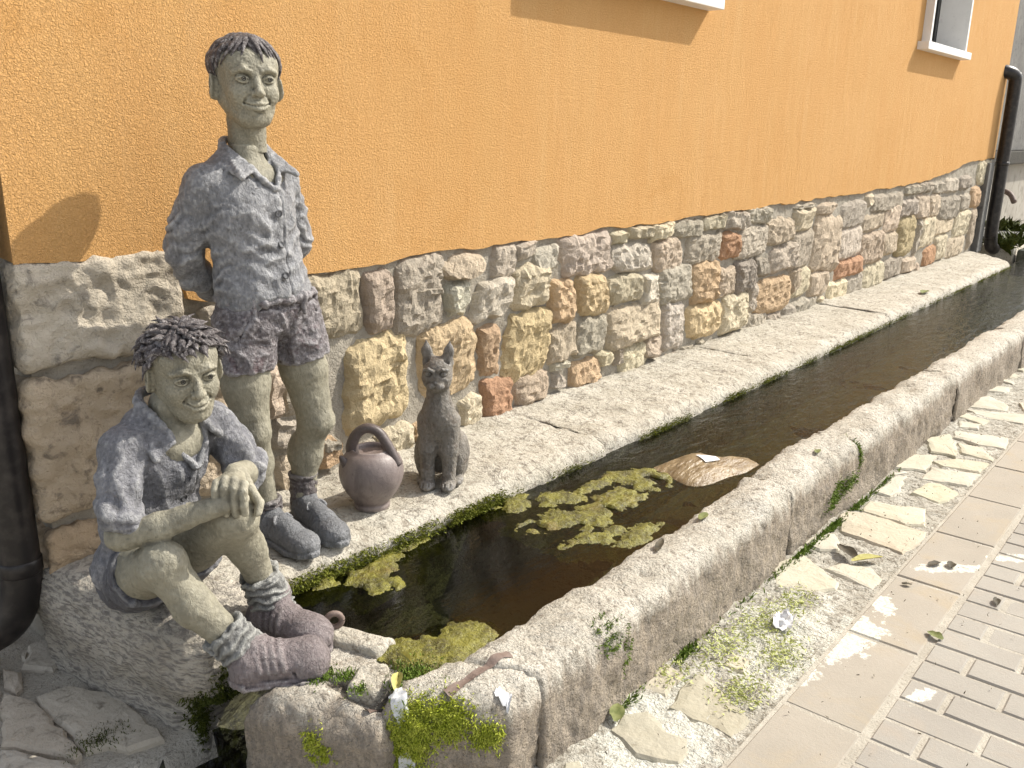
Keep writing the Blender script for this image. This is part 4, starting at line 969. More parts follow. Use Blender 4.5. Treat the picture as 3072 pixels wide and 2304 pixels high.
# button band: a narrow step down the front
N_ = normals(V, Q); bx = .016 + .10 * (.96 - V[:, 2]) * .28; m = (V[:, 1] < -.03) & (V[:, 2] < .962)
V = V - N_ * (m * .0035 * np.exp(-((V[:, 0] - bx - .014) / .0035) ** 2) - m * .0020 * np.clip(1 - np.abs(V[:, 0] - bx) / .013, 0, 1))[:, None]
shirt1 = mesh('shirt', V + O1, Q, M_SHIRT, t1)
bvs = BVHTree.FromPolygons((V + O1).tolist(), Q.tolist())
def button(parent, bv, px, pz, direction, origin_y, mat, R=.0078):
    h, n, i_, d_ = bv.ray_cast(Vector((px, origin_y, pz)), Vector(direction).normalized())
    if h is None: return
    n = n if n.dot(Vector(direction)) < 0 else -n
    q = n.to_track_quat('Z', 'Y'); parts = []
    rng = [tuple(h + n * .0012 + q @ Vector((R * math.cos(a), R * math.sin(a), 0))) for a in np.linspace(0, 2 * math.pi, 15)[:-1]]
    parts.append(tube(rng + [rng[0]], .0020, 6, cap=False))
    dV = [tuple(h + n * .0016 + q @ Vector((R * .8 * math.cos(a), R * .8 * math.sin(a), -.0006))) for a in np.linspace(0, 2 * math.pi, 13)[:-1]] + [tuple(h + n * .0004)]
    parts.append((dV, [(i, (i + 1) % 12, 12) for i in range(12)]))
    V_, F_ = joinm(parts); mesh('button', V_, F_, mat, parent)
for z in (.895, .818, .742): button(shirt1, bvs, O1[0] + .014 + .028 * (.96 - z), z, (0, 1, 0), -.8, M_SHIRT)
# shorts
v = Vol((-.16, -.17, .42), (.27, .17, .74), .0036)
v.ell((.028, 0, .645), (.126, .096, .085), k=0)
v.chain([(-.036, 0, .610), (-.058, -.004, .47)], [.082, .075], k=.022); v.chain([(.098, 0, .610), (.132, -.014, .47)], [.080, .074], k=.022)
v.op(lambda G: (.499 + .0 * G[..., 0]) - G[..., 2] - 9 * (G[..., 0] > .046), (-.16, -.17, .40), (.06, .17, .56), .004, 'i')
v.op(lambda G: ((.498 + .20 * (G[..., 0] - .09)) - G[..., 2]) - 9 * (G[..., 0] <= .046), (.03, -.17, .40), (.27, .17, .56), .004, 'i')
v.cap((.046, -.2, .40), (.046, .2, .40), .012, .012, k=.01, mode='s'); v.tri((.030, -.2, .40), (.062, -.2, .40), (.046, -.2, .505), .002, mode='s')
v.tri((.032, -.12, .42), (.060, -.12, .42), (.046, -.12, .520), .006, k=.008, mode='s'); v.tri((.032, -.06, .42), (.060, -.06, .42), (.046, -.06, .515), .006, k=.008, mode='s'); v.tri((.036, .0, .42), (.056, .0, .42), (.046, .0, .505), .006, k=.008, mode='s'); v.tri((.036, .07, .42), (.056, .07, .42), (.046, .07, .505), .006, k=.008, mode='s')
v.chain([(.030 + .127 * math.sin(a), -.098 * math.cos(a), .678) for a in np.linspace(-math.pi, math.pi, 25)], .0085, k=.006)
v.chain([(.030 + .124 * math.sin(a), -.095 * math.cos(a), .660) for a in np.linspace(-math.pi, math.pi, 25)], .003, k=.004, mode='s')
for a in (-.75, .35, 1.1): v.cap((.030 + .131 * math.sin(a), -.104 * math.cos(a), .688), (.030 + .131 * math.sin(a), -.104 * math.cos(a), .640), .0055, k=.003)
v.chain([(.046, -.102, .66), (.048, -.100, .60), (.046, -.085, .545)], .0022, k=.003, mode='s')
v.chain([(-.065, -.078, .655), (-.092, -.055, .59)], .003, k=.004, mode='s'); v.chain([(.120, -.080, .655), (.155, -.045, .60)], .003, k=.004, mode='s')
V, Q = v.poly()
V = rough(V, Q, [lambda P: .0052 * ridge(np.stack([P[:, 0] * 1.2 + .4 * P[:, 2], P[:, 1], P[:, 2] * .8], 1), 24, 3), lambda P: .003 * fbm(P, 48, 3, 6), lambda P: .0014 * vnoise(P, 170, 2)])
mesh('shorts', V + O1, Q, M_SHORTS, t1)
def make_shoe(name, heel, toe, zs, parent, mat, w=.040, hgt=.062, ankle=None, seed=1, laces=True, big=False):
    H = np.array((*heel, zs)); T = np.array((*toe, zs)); d = T - H; L_ = np.linalg.norm(d); d = d / L_; s_ = np.array((-d[1], d[0], 0)); up = np.array((0, 0, 1))
    R = np.stack([d, s_, up], 1)
    lo = np.minimum(H, T) - .08; hi = np.maximum(H, T) + .08; lo[2] = zs - .012; hi[2] = zs + hgt + .09
    v = Vol(lo, hi, .0030)
    at = lambda t, y, z: H + d * (L_ * t) + s_ * y + up * z
    v.ell(at(.74 if not big else .77, 0, .024 if not big else .032), (L_ * (.27 if not big else .25), w * (1.04 if not big else 1.06), .036 if not big else .050), k=0, R=R)
    v.ell(at(.86, 0, .022), (L_ * .135, w * .92, .030 if not big else .050), k=.02, R=R)
    v.ell(at(.48, 0, .034), (L_ * .26, w * .88, .040), k=.02, R=R)
    v.ell(at(.20, 0, .030), (L_ * .21, w * .82, .044), k=.02, R=R)
    A = np.array(ankle) if ankle is not None else at(.24, 0, hgt)
    v.cap(at(.22, 0, .04), A, w * .86, w * .92, k=.02)
    v.cap(at(.62, 0, .048), A * .4 + at(.40, 0, .055) * .6, w * .55, w * .6, k=.02)
    # welt and sole
    pl = [at(.5 + (t - .5) * 1.06, y * 1.12, 0)[:2] for t, y in ((.02, .018), (-.01, 0), (.02, -.018), (.14, -w * .86), (.45, -w * .82), (.72, -w * 1.10), (.90, -w * .88), (1.01, -w * .30), (1.01, w * .30), (.90, w * .88), (.72, w * 1.10), (.45, w * .82), (.14, w * .86))]
    v.prism(pl, zs - .004, zs + .015, .005, k=.0025)
    v.half((0, 0, zs - .001), (0, 0, -1))
    ax = A - at(.22, 0, .02); ax /= np.linalg.norm(ax)
    v.cap(A + ax * .0, A + ax * .05, w * .66, w * .72, k=.004, mode='s')
    if laces:
        for q, z in ((.40, .066), (.47, .064), (.54, .061)):
            v.chain([at(q - .03, -w * .55, z - .012), at(q, 0, z + .003), at(q + .02, w * .55, z - .012)], .0038, k=.002)
            v.chain([at(q - .03, w * .55, z - .012), at(q, 0, z + .003), at(q + .02, -w * .55, z - .012)], .0038, k=.002)
        for sg in (-1, 1):
            v.chain(catmull([at(.40, 0, .070), at(.43, sg * .018, .080), at(.48, sg * .030, .068), at(.45, sg * .014, .064), at(.41, 0, .070)], 3), .0034, k=.002)
            v.chain([at(.40, 0, .070), at(.50, sg * .012, .067), at(.56, sg * .022, .056)], .0030, k=.002)
        v.chain([at(.60, -w * .8, .012), at(.60, -w * .52, .046), at(.62, 0, .056), at(.60, w * .52, .046), at(.60, w * .8, .012)], .0026, k=.003, mode='s')
    if big:
        for q in (.28, .36, .44, .52):
            v.chain(catmull([at(q + .03, -w * .80, .040), at(q, -w * .55, .066), at(q - .02, 0, .086 - .010 * (q - .28) / .24), at(q, w * .55, .066), at(q + .03, w * .80, .040)], 3), .0075, k=.006)
        v.chain(catmull([at(.70, -w * 1.1, .006), at(.63, -w * .7, .040), at(.60, 0, .064), at(.63, w * .7, .040), at(.70, w * 1.1, .006)], 3), .0028, k=.004, mode='s')
        v.chain(catmull([at(.16, -w * .9, .01), at(.92, -w * .98, .012), at(1.02, 0, .014), at(.92, w * .98, .012), at(.16, w * .9, .01)], 5), .0026, k=.004, mode='s')
    V, Q = v.poly()
    V = rough(V, Q, [lambda P: .0016 * fbm(P, 30, 3, seed), lambda P: .0006 * ridge(P, 75, seed + 2), lambda P: .0004 * vnoise(P, 200, seed)])
    return mesh(name, V, Q, mat, parent)
def make_sock(a, b, ra, rb, parent, mat, seed, rings=5, amp=.004, loose=.0):
    a = np.array(a, float); b = np.array(b, float); L_ = np.linalg.norm(b - a); ax = (b - a) / L_
    v = Vol(np.minimum(a, b) - .06, np.maximum(a, b) + .06, .0032)
    v.cap(a, b, ra, rb, k=0)
    v.half(b, ax)
    e1 = np.cross(ax, (0, 1, .2)); e1 /= np.linalg.norm(e1); e2 = np.cross(ax, e1)
    v.chain([b - ax * .004 + (e1 * math.cos(q) + e2 * math.sin(q)) * (rb - .001) for q in np.linspace(0, 2 * math.pi, 17)], .0045, k=.004)
    V, Q = v.poly()
    def f(P):
        t = (P - a) @ ax
        return amp * .6 * np.sin((t + .022 * fbm(P, 20, 2, seed)) / L_ * 2 * math.pi * rings) + amp * .55 * ridge(P * np.array((1, 1, 1.6)), 40, seed) + .0018 * fbm(P, 60, 3, seed)
    V = rough(V, Q, [f]); return mesh('sock', V, Q, mat, parent)
make_shoe('shoe', (1.296, -.232), (1.306, -.462), 0.004, t1, M_SHOE, ankle=O1 + (0, .012, .075), seed=3)
make_shoe('shoe', (1.438, -.212), (1.398, -.468), 0.004, t1, M_SHOE, ankle=O1 + (.122, .012, .075), seed=8)
make_sock(O1 + (0, .012, .055), O1 + (-.004, .012, .112), .040, .041, t1, M_SOCK, 4, 3, .0035)
make_sock(O1 + (.122, .013, .05), O1 + (.126, .013, .150), .037, .039, t1, M_SOCK, 6, 4, .0012)

# ---------------------------------------------------------------- seated boy
t2 = empty('boy_statue', (.93, -.45, 0), label='statue of a boy sitting on the trough end with hands on one raised knee', cat='statue')
lat = np.array((.985, .174, 0)); fr = np.array((.174, -.985, 0)); upv = np.array((0, 0, 1.0))
RB = np.stack([lat, -fr, upv], 1)
v = Vol((.70, -.82, -.05), (1.22, -.22, .54), .0037)
Rk = np.array((.832, -.575, .206)); Lk = np.array((.982, -.622, .276)); Ra = np.array((.942, -.674, -.008)); La = np.array((1.082, -.578, .03))
v.chain([(.866, -.36, .085), (.840, -.47, .148), Rk], [.064, .060, .046], k=.02)
v.chain([Rk, Rk * .58 + Ra * .42 + (-.006, .0, -.012), Ra, Ra + (.02, -.02, -.03)], [.045, .041, .031, .031], k=.02)
v.ell(Rk + (.004, -.022, .012), (.032, .030, .030), k=.018)
v.chain([(.945, -.36, .085), (.962, -.49, .19), Lk], [.078, .066, .050], k=.02)
v.chain([Lk, Lk * .6 + La * .4 + (.004, .010, 0), La, La + (.005, -.01, -.03)], [.044, .039, .030, .030], k=.02)
v.ell(Lk + (.0, -.024, .006), (.032, .026, .032), k=.018)
v.ell((.905, -.35, .10), (.095, .078, .07), k=.03, R=RB); v.ell((.92, -.39, .30), (.105, .072, .15), k=.04, R=RB)
v.cap((.86, -.435, .425), (1.055, -.41, .43), .040, k=.03); v.cap((.945, -.415, .40), (.956, -.430, .50), .041, k=.03)
v.ell((.957, -.455, .415), (.07, .045, .05), k=.03, R=RB)
Re = np.array((.785, -.502, .262)); Le = np.array((1.125, -.465, .295)); Rw = np.array((.938, -.652, .330)); Lw_ = np.array((1.005, -.600, .366))
v.chain([(.845, -.44, .425), Re], [.036, .030], k=.012); v.chain([Re, Re * .62 + Rw * .38 + (0, 0, -.004), Rw], [.031, .030, .0215], k=.012)
v.chain([(1.07, -.415, .425), Le], [.036, .031], k=.012); v.chain([Le, Lw_], [.031, .0235], k=.012)
cr = np.array((.643, -.766, 0.0))            # knuckle line
kn = [np.array((.960, -.654, .374)) + cr * q + np.array((0, 0, z)) for q, z in ((-.030, -.003), (-.0105, .002), (.009, .001), (.028, -.005))]
dirf = np.array((-.66, -.75, 0.0))
make_hand(v, Lw_, kn, [([q, q + dirf * .017 + (0, 0, -.008), q + dirf * .021 + (0, 0, -.010 - .028 * l), q + dirf * .015 + (0, 0, -.012 - .050 * l)], [.0104, .0100, .0093, .0080]) for q, l in zip(kn, (.95, 1.12, 1.12, .95))], palm_r=.020)
v.chain([Lw_ + (.012, -.012, .0), np.array((1.008, -.652, .344)), np.array((1.012, -.676, .317)), np.array((1.002, -.682, .297))], [.0125, .0105, .0095, .008], k=.004)
# the other hand lies beneath, fingers curled round the knee
v.ell((.962, -.652, .332), (.036, .024, .020), k=.01, R=rotz(-.85))
for i, q in enumerate((0, .016, .031, .044)):
    b0 = np.array((.990 + q * .5, -.650 + q * .5, .327 - q * .35)); v.chain([b0, b0 + (.020, -.006, -.012), b0 + (.026, .002, -.036)], [.0095, .009, .0072], k=.002)
V, Q = v.poly(); V = rough(V, Q, [lambda P: .0020 * fbm(P, 26, 3, 13), lambda P: .0009 * vnoise(P, 120, 17)])
Vh, Qh = head(.9, 9)
RH2 = (rotz(-.20) @ rotx(.16) @ roty(-.05)) * .93; TH2 = np.array((.985, -.462, .578))
V, F = joinm([(V, Q), (place(hw(Vh), RH2, TH2), Qh)])
mesh('body', V, np.array(F), M_SKIN, t2)
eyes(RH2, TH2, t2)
V, F = hair_tousled(11); mesh('hair', place(hw(V), RH2, TH2), F, M_HAIR, t2)
v = Vol((.70, -.62, .02), (1.22, -.22, .56), .0036)
v.ell((.935, -.402, .375), (.126, .088, .11), k=0, R=RB); v.ell((.915, -.385, .24), (.118, .088, .14), k=.03, R=RB); v.ell((.895, -.365, .12), (.122, .092, .08), k=.04, R=RB)
v.cap((.855, -.437, .428), (1.05, -.408, .432), .048, k=.03); v.cap((.905, -.42, .462), (1.0, -.41, .462), .040, k=.03)
v.chain([(.838, -.442, .425), (.810, -.468, .36), Re + (.008, .010, .050)], [.046, .042, .037], k=.018)
v.chain([(1.075, -.415, .425), (1.105, -.44, .36), Le + (-.004, .004, .016)], [.045, .042, .039], k=.018)
def cuff(c, ax, R, r):
    ax = np.array(ax, float); ax /= np.linalg.norm(ax); e1 = np.cross(ax, (0, 1, .2)); e1 /= np.linalg.norm(e1); e2 = np.cross(ax, e1)
    v.chain([np.array(c) + (e1 * math.cos(q) + e2 * math.sin(q)) * R for q in np.linspace(0, 2 * math.pi, 17)], r, k=.008)
cuff(Re + (.010, .002, .036), (.3, -.3, .9), .034, .013); cuff(Re + (.008, .006, .056), (.25, -.25, .95), .036, .012)
cuff(Le + (-.012, -.008, .008), (-.6, -.6, .45), .036, .012); cuff(Le + (-.004, .002, .028), (-.2, -.2, .9), .039, .011)
v.cap((.956, -.436, .58), (.948, -.425, .40), .050, k=.006, mode='s')
v.chain([(.968, -.478, .50), (.984, -.512, .43), (.982, -.520, .362)], [.050, .034, .008], k=.008, mode='s')
def C_(x, y, z): return np.array((.952, -.428, .0)) + lat * x - fr * y + upv * z
v.chain(catmull([C_(-.052, -.045, .470), C_(-.058, .005, .508), C_(-.036, .045, .522), C_(0, .060, .524), C_(.036, .045, .522), C_(.058, .005, .508), C_(.056, -.045, .470)], 4), .0072, k=.008)
v.tri(C_(-.060, .012, .510), C_(-.044, -.075, .440), C_(-.082, -.062, .410), .0055, k=.01); v.tri(C_(-.060, .012, .510), C_(-.082, -.062, .410), C_(-.092, .0, .468), .0055, k=.01)
v.tri(C_(.060, .012, .510), C_(.056, -.078, .440), C_(.088, -.062, .420), .0055, k=.01); v.tri(C_(.060, .012, .510), C_(.088, -.062, .420), C_(.094, .0, .468), .0055, k=.01)
v.chain([C_(-.044, -.055, .455), C_(-.020, -.064, .405), C_(.012, -.066, .362)], [.007, .006, .005], k=.008)
v.chain([C_(.056, -.055, .455), C_(.046, -.062, .410), C_(.022, -.066, .362)], [.007, .006, .005], k=.008)
V, Q = v.poly()
def folds2(P):
    D = P - np.array((.93, -.4, .3)); x = D @ lat; y = -(D @ fr); z = D[:, 2]
    front = np.clip(-y / .04, 0, 1); w = fbm(P, 15, 2, 5) * .016
    f = np.sin((z + .3 * x + w) * 150) * front * np.clip(1 - np.abs(z + .08) / .13, 0, 1)
    slv = np.clip((np.abs(x) - .105) / .02, 0, 1)
    ring = np.sin((x * .6 * np.sign(x) + .45 * y + w) * 170) * slv
    return .0030 * f + .0030 * ring + .0040 * ridge(np.stack([x + .3 * z, y, z * .6], 1), 22, 14) + .0016 * fbm(P, 60, 3, 12) + .0008 * vnoise(P, 190, 13)
V = rough(V, Q, [folds2])
N_ = normals(V, Q); xl = (V - np.array((.952, -.428, 0))) @ lat; bx = .020 + .02 * (.36 - V[:, 2]); m = (((V - np.array((.93, -.4, 0))) @ fr) > .03) & (V[:, 2] < .362)
V = V - N_ * (m * .0035 * np.exp(-((xl - bx - .010) / .0035) ** 2))[:, None]
sh2 = mesh('shirt', V, Q, M_SHIRT2, t2); bvs2 = BVHTree.FromPolygons(V.tolist(), Q.tolist())
for z in (.335, .285):
    p_ = np.array((.952, -.428, 0)) + lat * .010; button(sh2, bvs2, p_[0] + .06 * 0, z, (-.02, 1, 0), -.75, M_SHIRT2)
v = Vol((.70, -.60, -.02), (1.08, -.22, .22), .0036)
v.ell((.922, -.345, .085), (.112, .098, .085), k=0, R=RB)
v.chain([(.868, -.36, .083), (.840, -.485, .148)], [.080, .073], k=.022); v.chain([(.948, -.365, .085), (.963, -.47, .172)], [.084, .076], k=.022)
nR = Rk - np.array((.835, -.36, .085)); nL = Lk - np.array((.945, -.36, .085))
v.op(lambda G: ((G - np.array((.838, -.478, .152))) @ (nR / np.linalg.norm(nR))) - 9 * (G[..., 0] > .893), (.70, -.60, -.02), (.90, -.40, .25), .004, 'i')
v.op(lambda G: ((G - np.array((.960, -.465, .165))) @ (nL / np.linalg.norm(nL))) - 9 * (G[..., 0] <= .893), (.88, -.60, -.02), (1.08, -.40, .25), .004, 'i')
v.half((0, 0, -.004), (0, 0, -1))
V, Q = v.poly(); V = rough(V, Q, [lambda P: .0042 * ridge(P, 24, 33), lambda P: .0025 * fbm(P, 50, 3, 36)])
mesh('shorts', V, Q, M_SHORTS2, t2)
make_shoe('boot', (.908, -.680), (1.078, -.800), -.074, t2, M_BOOT, w=.052, hgt=.085, ankle=Ra + (.012, -.012, -.01), seed=13, laces=False, big=True)
make_shoe('boot', (1.064, -.535), (1.100, -.765), -.060, t2, M_BOOT, w=.049, hgt=.085, ankle=La + (.004, -.010, .0), seed=18, laces=False, big=True)
make_sock(Ra + (.024, -.024, -.040), Ra + (-.030, .022, .048), .049, .046, t2, M_SOCK2, 14, 5, .0055)
make_sock(La + (.006, -.014, -.035), La + (-.024, -.006, .064), .047, .044, t2, M_SOCK2, 16, 5, .0055)

# ---------------------------------------------------------------- cat
cf = np.array((-.80, -.60, 0)); cl = np.array((.60, -.80, 0)); CO = np.array((1.880, -.362, .0))
t3 = empty('cat_statue', tuple(CO), label='statue of a grey cat sitting upright on the ledge beside the jug', cat='statue')
v = Vol((-.115, -.075, -.005), (.115, .185, .495), .0028)       # local: faces -Y
v.chain([(0, .085, .085), (0, .045, .17), (0, .010, .245)], [.066, .056, .045], k=.03)
v.ell((0, -.002, .225), (.046, .038, .055), k=.03); v.cap((0, .006, .27), (0, -.004, .345), .040, .033, k=.03)
v.ell((0, -.010, .382), (.047, .046, .050), k=.02)
v.ell((0, -.028, .362), (.040, .030, .030), k=.02)
for s_ in (-1, 1):
    v.ell((s_ * .0125, -.056, .351), (.0150, .0130, .0115), k=.004)
    v.chain([(s_ * .028, .0, .415), (s_ * .0345, .0, .448), (s_ * .036, .002, .478)], [.021, .013, .0035], k=.012, sq=((0, 1, 0), .55))
    v.cap((s_ * .031, -.018, .418), (s_ * .0350, -.010, .462), .011, .002, k=.003, mode='s', sq=((0, 1, 0), .7))
    v.ell((s_ * .023, -.053, .386), (.0130, .010, .0085), k=.006, mode='s', R=roty(s_ * .35))
    v.ell((s_ * .0225, -.046, .386), (.0105, .0085, .0080), k=.002)
    v.ell((s_ * .0225, -.0545, .386), (.0030, .004, .0050), k=.001, mode='s')
    v.chain([(s_ * .008, -.055, .395), (s_ * .022, -.056, .402), (s_ * .036, -.044, .398)], .0045, k=.006)
    v.chain([(s_ * .036, .010, .215), (s_ * .034, -.005, .13), (s_ * .034, -.010, .03)], [.034, .025, .0215], k=.02)
    v.ell((s_ * .034, -.030, .015), (.0245, .033, .017), k=.01)
    for q in (-.009, .009): v.cap((s_ * .034 + q, -.068, .014), (s_ * .034 + q, -.048, .026), .0022, k=.003, mode='s')
    v.ell((s_ * .056, .085, .080), (.034, .064, .078), k=.02); v.ell((s_ * .058, .030, .013), (.018, .035, .014), k=.012)
v.ell((0, -.060, .362), (.0065, .006, .0045), k=.002); v.ell((0, -.047, .339), (.012, .010, .008), k=.005)
v.chain([(0, -.0665, .357), (0, -.0660, .349)], .0016, k=.001, mode='s')
v.chain([(-.02, -.056, .341), (0, -.0625, .347), (.02, -.056, .341)], .0016, k=.002, mode='s')
v.chain(catmull([(0, .145, .030), (.02, .172, .018), (-.05, .165, .014)], 4), .012, k=.01)
v.half((0, 0, 0), (0, 0, -1))
V, Q = v.poly(); V = rough(V, Q, [lambda P: .0016 * fbm(P, 40, 3, 5), lambda P: .0009 * vnoise(P, 150, 3)])
RC = np.stack([cl, -cf, upv], 1)
mesh('body', place(V, RC, CO), Q, M_CAT, t3)

# ---------------------------------------------------------------- jug
JO = np.array((1.632, -.325, .002))
t4 = empty('jug', tuple(JO), label='purple brown earthenware jug with arched handle and small spout', cat='jug')
prof = [(0, 0.004), (.046, 0.0), (.052, .004), (.0525, .012), (.051, .020), (.062, .034), (.078, .056), (.089, .080), (.0935, .103), (.0915, .126), (.084, .147), (.072, .163), (.059, .172), (.053, .176), (.047, .172), (.040, .163), (0, .155)]
pf = catmull([(r, 0, z) for r, z in prof], 3); n = 56; V = []; F = []
for r, _, z in pf:
    for k_ in range(n):
        a = 2 * math.pi * k_ / n; V.append((max(r, 1e-4) * math.cos(a), max(r, 1e-4) * math.sin(a), z))
for i in range(len(pf) - 1):
    for k_ in range(n): F.append((i * n + k_, i * n + (k_ + 1) % n, (i + 1) * n + (k_ + 1) % n, (i + 1) * n + k_))
V = np.array(V) * np.array((1.03, 1.03, 1.06)); V += (.0012 * fbm(V, 18, 2, 3))[:, None] * np.array((1, 1, .2))
mesh('belly', V + JO, np.array(F), M_JUG, t4)
jr = np.array((.80, -.60, 0)); jf = np.array((-.60, -.80, 0))
hp = catmull([JO + jr * a + jf * b + upv * z for a, b, z in ((-.050, -.01, .155), (-.054, -.008, .195), (-.040, 0, .232), (-.010, .006, .251), (.022, .014, .240), (.046, .024, .204), (.062, .032, .168), (.072, .036, .140))], 5)
V, F = tube(hp, [.0170 + .004 * (i / len(hp)) ** 3 + .003 * (1 - i / len(hp)) ** 4 for i in range(len(hp))], 14, .85)
mesh('handle', V, F, M_JUG, t4)
sp = [JO + jr * a + jf * b + upv * z for a, b, z in ((-.060, .020, .130), (-.074, .026, .150), (-.084, .030, .166), (-.090, .032, .178))]
V, F = tube(sp, [.022, .0165, .0105, .005], 12); mesh('spout', V, F, M_JUG, t4)
# ================================================================== algae, moss, litter, background
ALG = {'A': [(2.451, -0.612), (2.526, -0.63), (2.617, -0.696), (2.609, -0.785), (2.538, -0.831), (2.47, -0.831), (2.423, -0.78), (2.443, -0.712), (2.429, -0.666), (2.338, -0.671), (2.278, -0.648), (2.284, -0.626), (2.359, -0.619)], 'B': [(2.175, -0.555), (2.247, -0.614), (2.267, -0.656), (2.241, -0.693), (2.198, -0.687), (2.139, -0.649), (2.09, -0.622), (2.107, -0.585)], 'C': [(2.093, -0.638), (2.116, -0.702), (2.208, -0.725), (2.306, -0.694), (2.393, -0.717), (2.393, -0.79), (2.419, -0.818), (2.333, -0.836), (2.265, -0.828), (2.213, -0.81), (2.144, -0.848), (2.086, -0.82), (2.031, -0.808), (2.016, -0.742), (1.981, -0.751), (1.915, -0.725), (1.916, -0.68), (1.965, -0.649), (2.022, -0.675)], 'D': [(1.904, -0.827), (1.967, -0.83), (2.059, -0.839), (2.107, -0.856), (2.149, -0.903), (2.12, -0.93), (2.061, -0.911), (2.056, -0.939), (2.179, -0.924), (2.236, -0.963), (2.222, -0.983), (2.139, -0.998), (2.044, -0.994), (2.015, -0.95), (2.0, -0.889), (1.944, -0.871), (1.906, -0.85)], 'E': [(1.982, -0.42), (2.038, -0.454), (2.084, -0.561), (2.016, -0.579), (1.998, -0.519), (1.959, -0.476)], 'F': [(2.101, -0.439), (2.168, -0.453), (2.137, -0.508), (2.083, -0.504)], 'G': [(1.253, -0.402), (1.341, -0.405), (1.42, -0.433), (1.526, -0.426), (1.624, -0.424), (1.657, -0.495), (1.58, -0.487), (1.535, -0.521), (1.491, -0.513), (1.481, -0.562), (1.437, -0.627), (1.384, -0.632), (1.381, -0.583), (1.361, -0.524), (1.305, -0.489), (1.281, -0.434)], 'H': [(1.193, -0.831), (1.268, -0.858), (1.321, -0.911), (1.364, -0.899), (1.427, -0.916), (1.433, -0.977), (1.421, -1.002), (1.343, -1.008), (1.278, -1.004), (1.252, -1.001), (1.189, -0.956), (1.193, -0.893)], 'BAG': [(2.607, -0.702), (2.716, -0.703), (2.87, -0.73), (2.912, -0.813), (2.965, -0.888), (2.961, -0.972), (2.83, -0.98), (2.691, -0.954), (2.571, -0.904), (2.582, -0.819), (2.596, -0.756)], 'LAB': [(2.782, -0.793), (2.829, -0.828), (2.802, -0.883), (2.746, -0.854)]}
def algae_mat():
    t = NT('floating algae')
    c = t.mix(t.ramp(t.noise(16, 6, .65), .40, .60), (.085, .075, .010), (.20, .185, .020))
    c = t.mix(t.ramp(t.noise(5, 4, .6), .55, .68, 0, .7), c, (.16, .11, .018)); c = t.mix(t.ramp(t.noise(90, 4, .7), .52, .64, 0, .7), c, (.30, .285, .05))
    t.bump(t.noise(80, 4, .65), .010); t.bump(t.noise(240, 3, .6), .004)
    return t.col(c, .38, .6)
M_ALG = algae_mat()
def inside(P, poly):
    x, y = P[:, 0], P[:, 1]; ins = np.zeros(len(P), bool); d = np.full(len(P), 9.); n = len(poly)
    for i in range(n):
        A = poly[i]; B = poly[(i + 1) % n]; e = B - A
        t_ = np.clip(((P - A) @ e) / (e @ e + 1e-12), 0, 1); d = np.minimum(d, np.linalg.norm(P - A - t_[:, None] * e, axis=1))
        ins ^= ((A[1] > y) != (B[1] > y)) & (x < (B[0] - A[0]) * (y - A[1]) / (B[1] - A[1] + 1e-12) + A[0])
    return np.where(ins, d, -d)
def mat(key, label, seed, hgt=.012, res=.006, grow=.0):
    grow = grow + .006
    poly = catmull([(*q, 0) for q in ALG[key]], 5, closed=True)[:, :2]
    lo = poly.min(0) - .04; hi = poly.max(0) + .04
    xs = np.arange(lo[0], hi[0], res); ys = np.arange(lo[1], hi[1], res); X, Y = np.meshgrid(xs, ys, indexing='ij')
    P = np.stack([X.ravel(), Y.ravel()], 1); P3 = np.stack([P[:, 0], P[:, 1], 0 * P[:, 0]], 1)
    d = inside(P, poly) + .018 * fbm(P3, 30, 5, seed) + grow; hole = fbm(P3, 20, 2, seed + 9)
    d = np.minimum(d, .03 - .16 * np.clip(hole - .45, 0, 1))
    z = WZ + np.clip(d / .030, -2.2, 1) * hgt * .75 + (d > 0) * (.004 * fbm(P3, 45, 3, seed + 3) + .003 * vnoise(P3, 130, seed))
    I = np.arange(X.size).reshape(X.shape); Q = np.stack([I[:-1, :-1], I[1:, :-1], I[1:, 1:], I[:-1, 1:]], -1).reshape(-1, 4)
    keep = (d[Q] > -.055).any(1); Q = Q[keep]; u, inv = np.unique(Q, return_inverse=True); Q = inv.reshape(-1, 4)
    V = np.stack([P[:, 0], P[:, 1], z], 1)[u]
    o = mesh('algae_mat', V, Q, M_ALG); tag(o, label, 'algae', 'algae mats floating in the trough'); return o
mat('A', 'arched olive algae mat floating against the brown sheet with the white label', 1)
mat('B', 'oblong algae mat behind the widest ragged mat in mid water', 2)
mat('C', 'widest ragged yellow green algae mat in the middle of the trough', 3)
mat('D', 'brownish algae mat floating closest to the outer trough wall', 4)
mat('E', 'narrow algae mat on the dark water below the cat', 5, grow=.012)
mat('F', 'smallest algae scrap touching the mossy ledge edge below the cat', 6, grow=.004)
mat('G', 'long algae fringe along the ledge beside the standing boy shoes', 7, grow=.022)
mat('H', 'brown green algae mat filling the near corner of the trough', 8, hgt=.016, grow=.008)
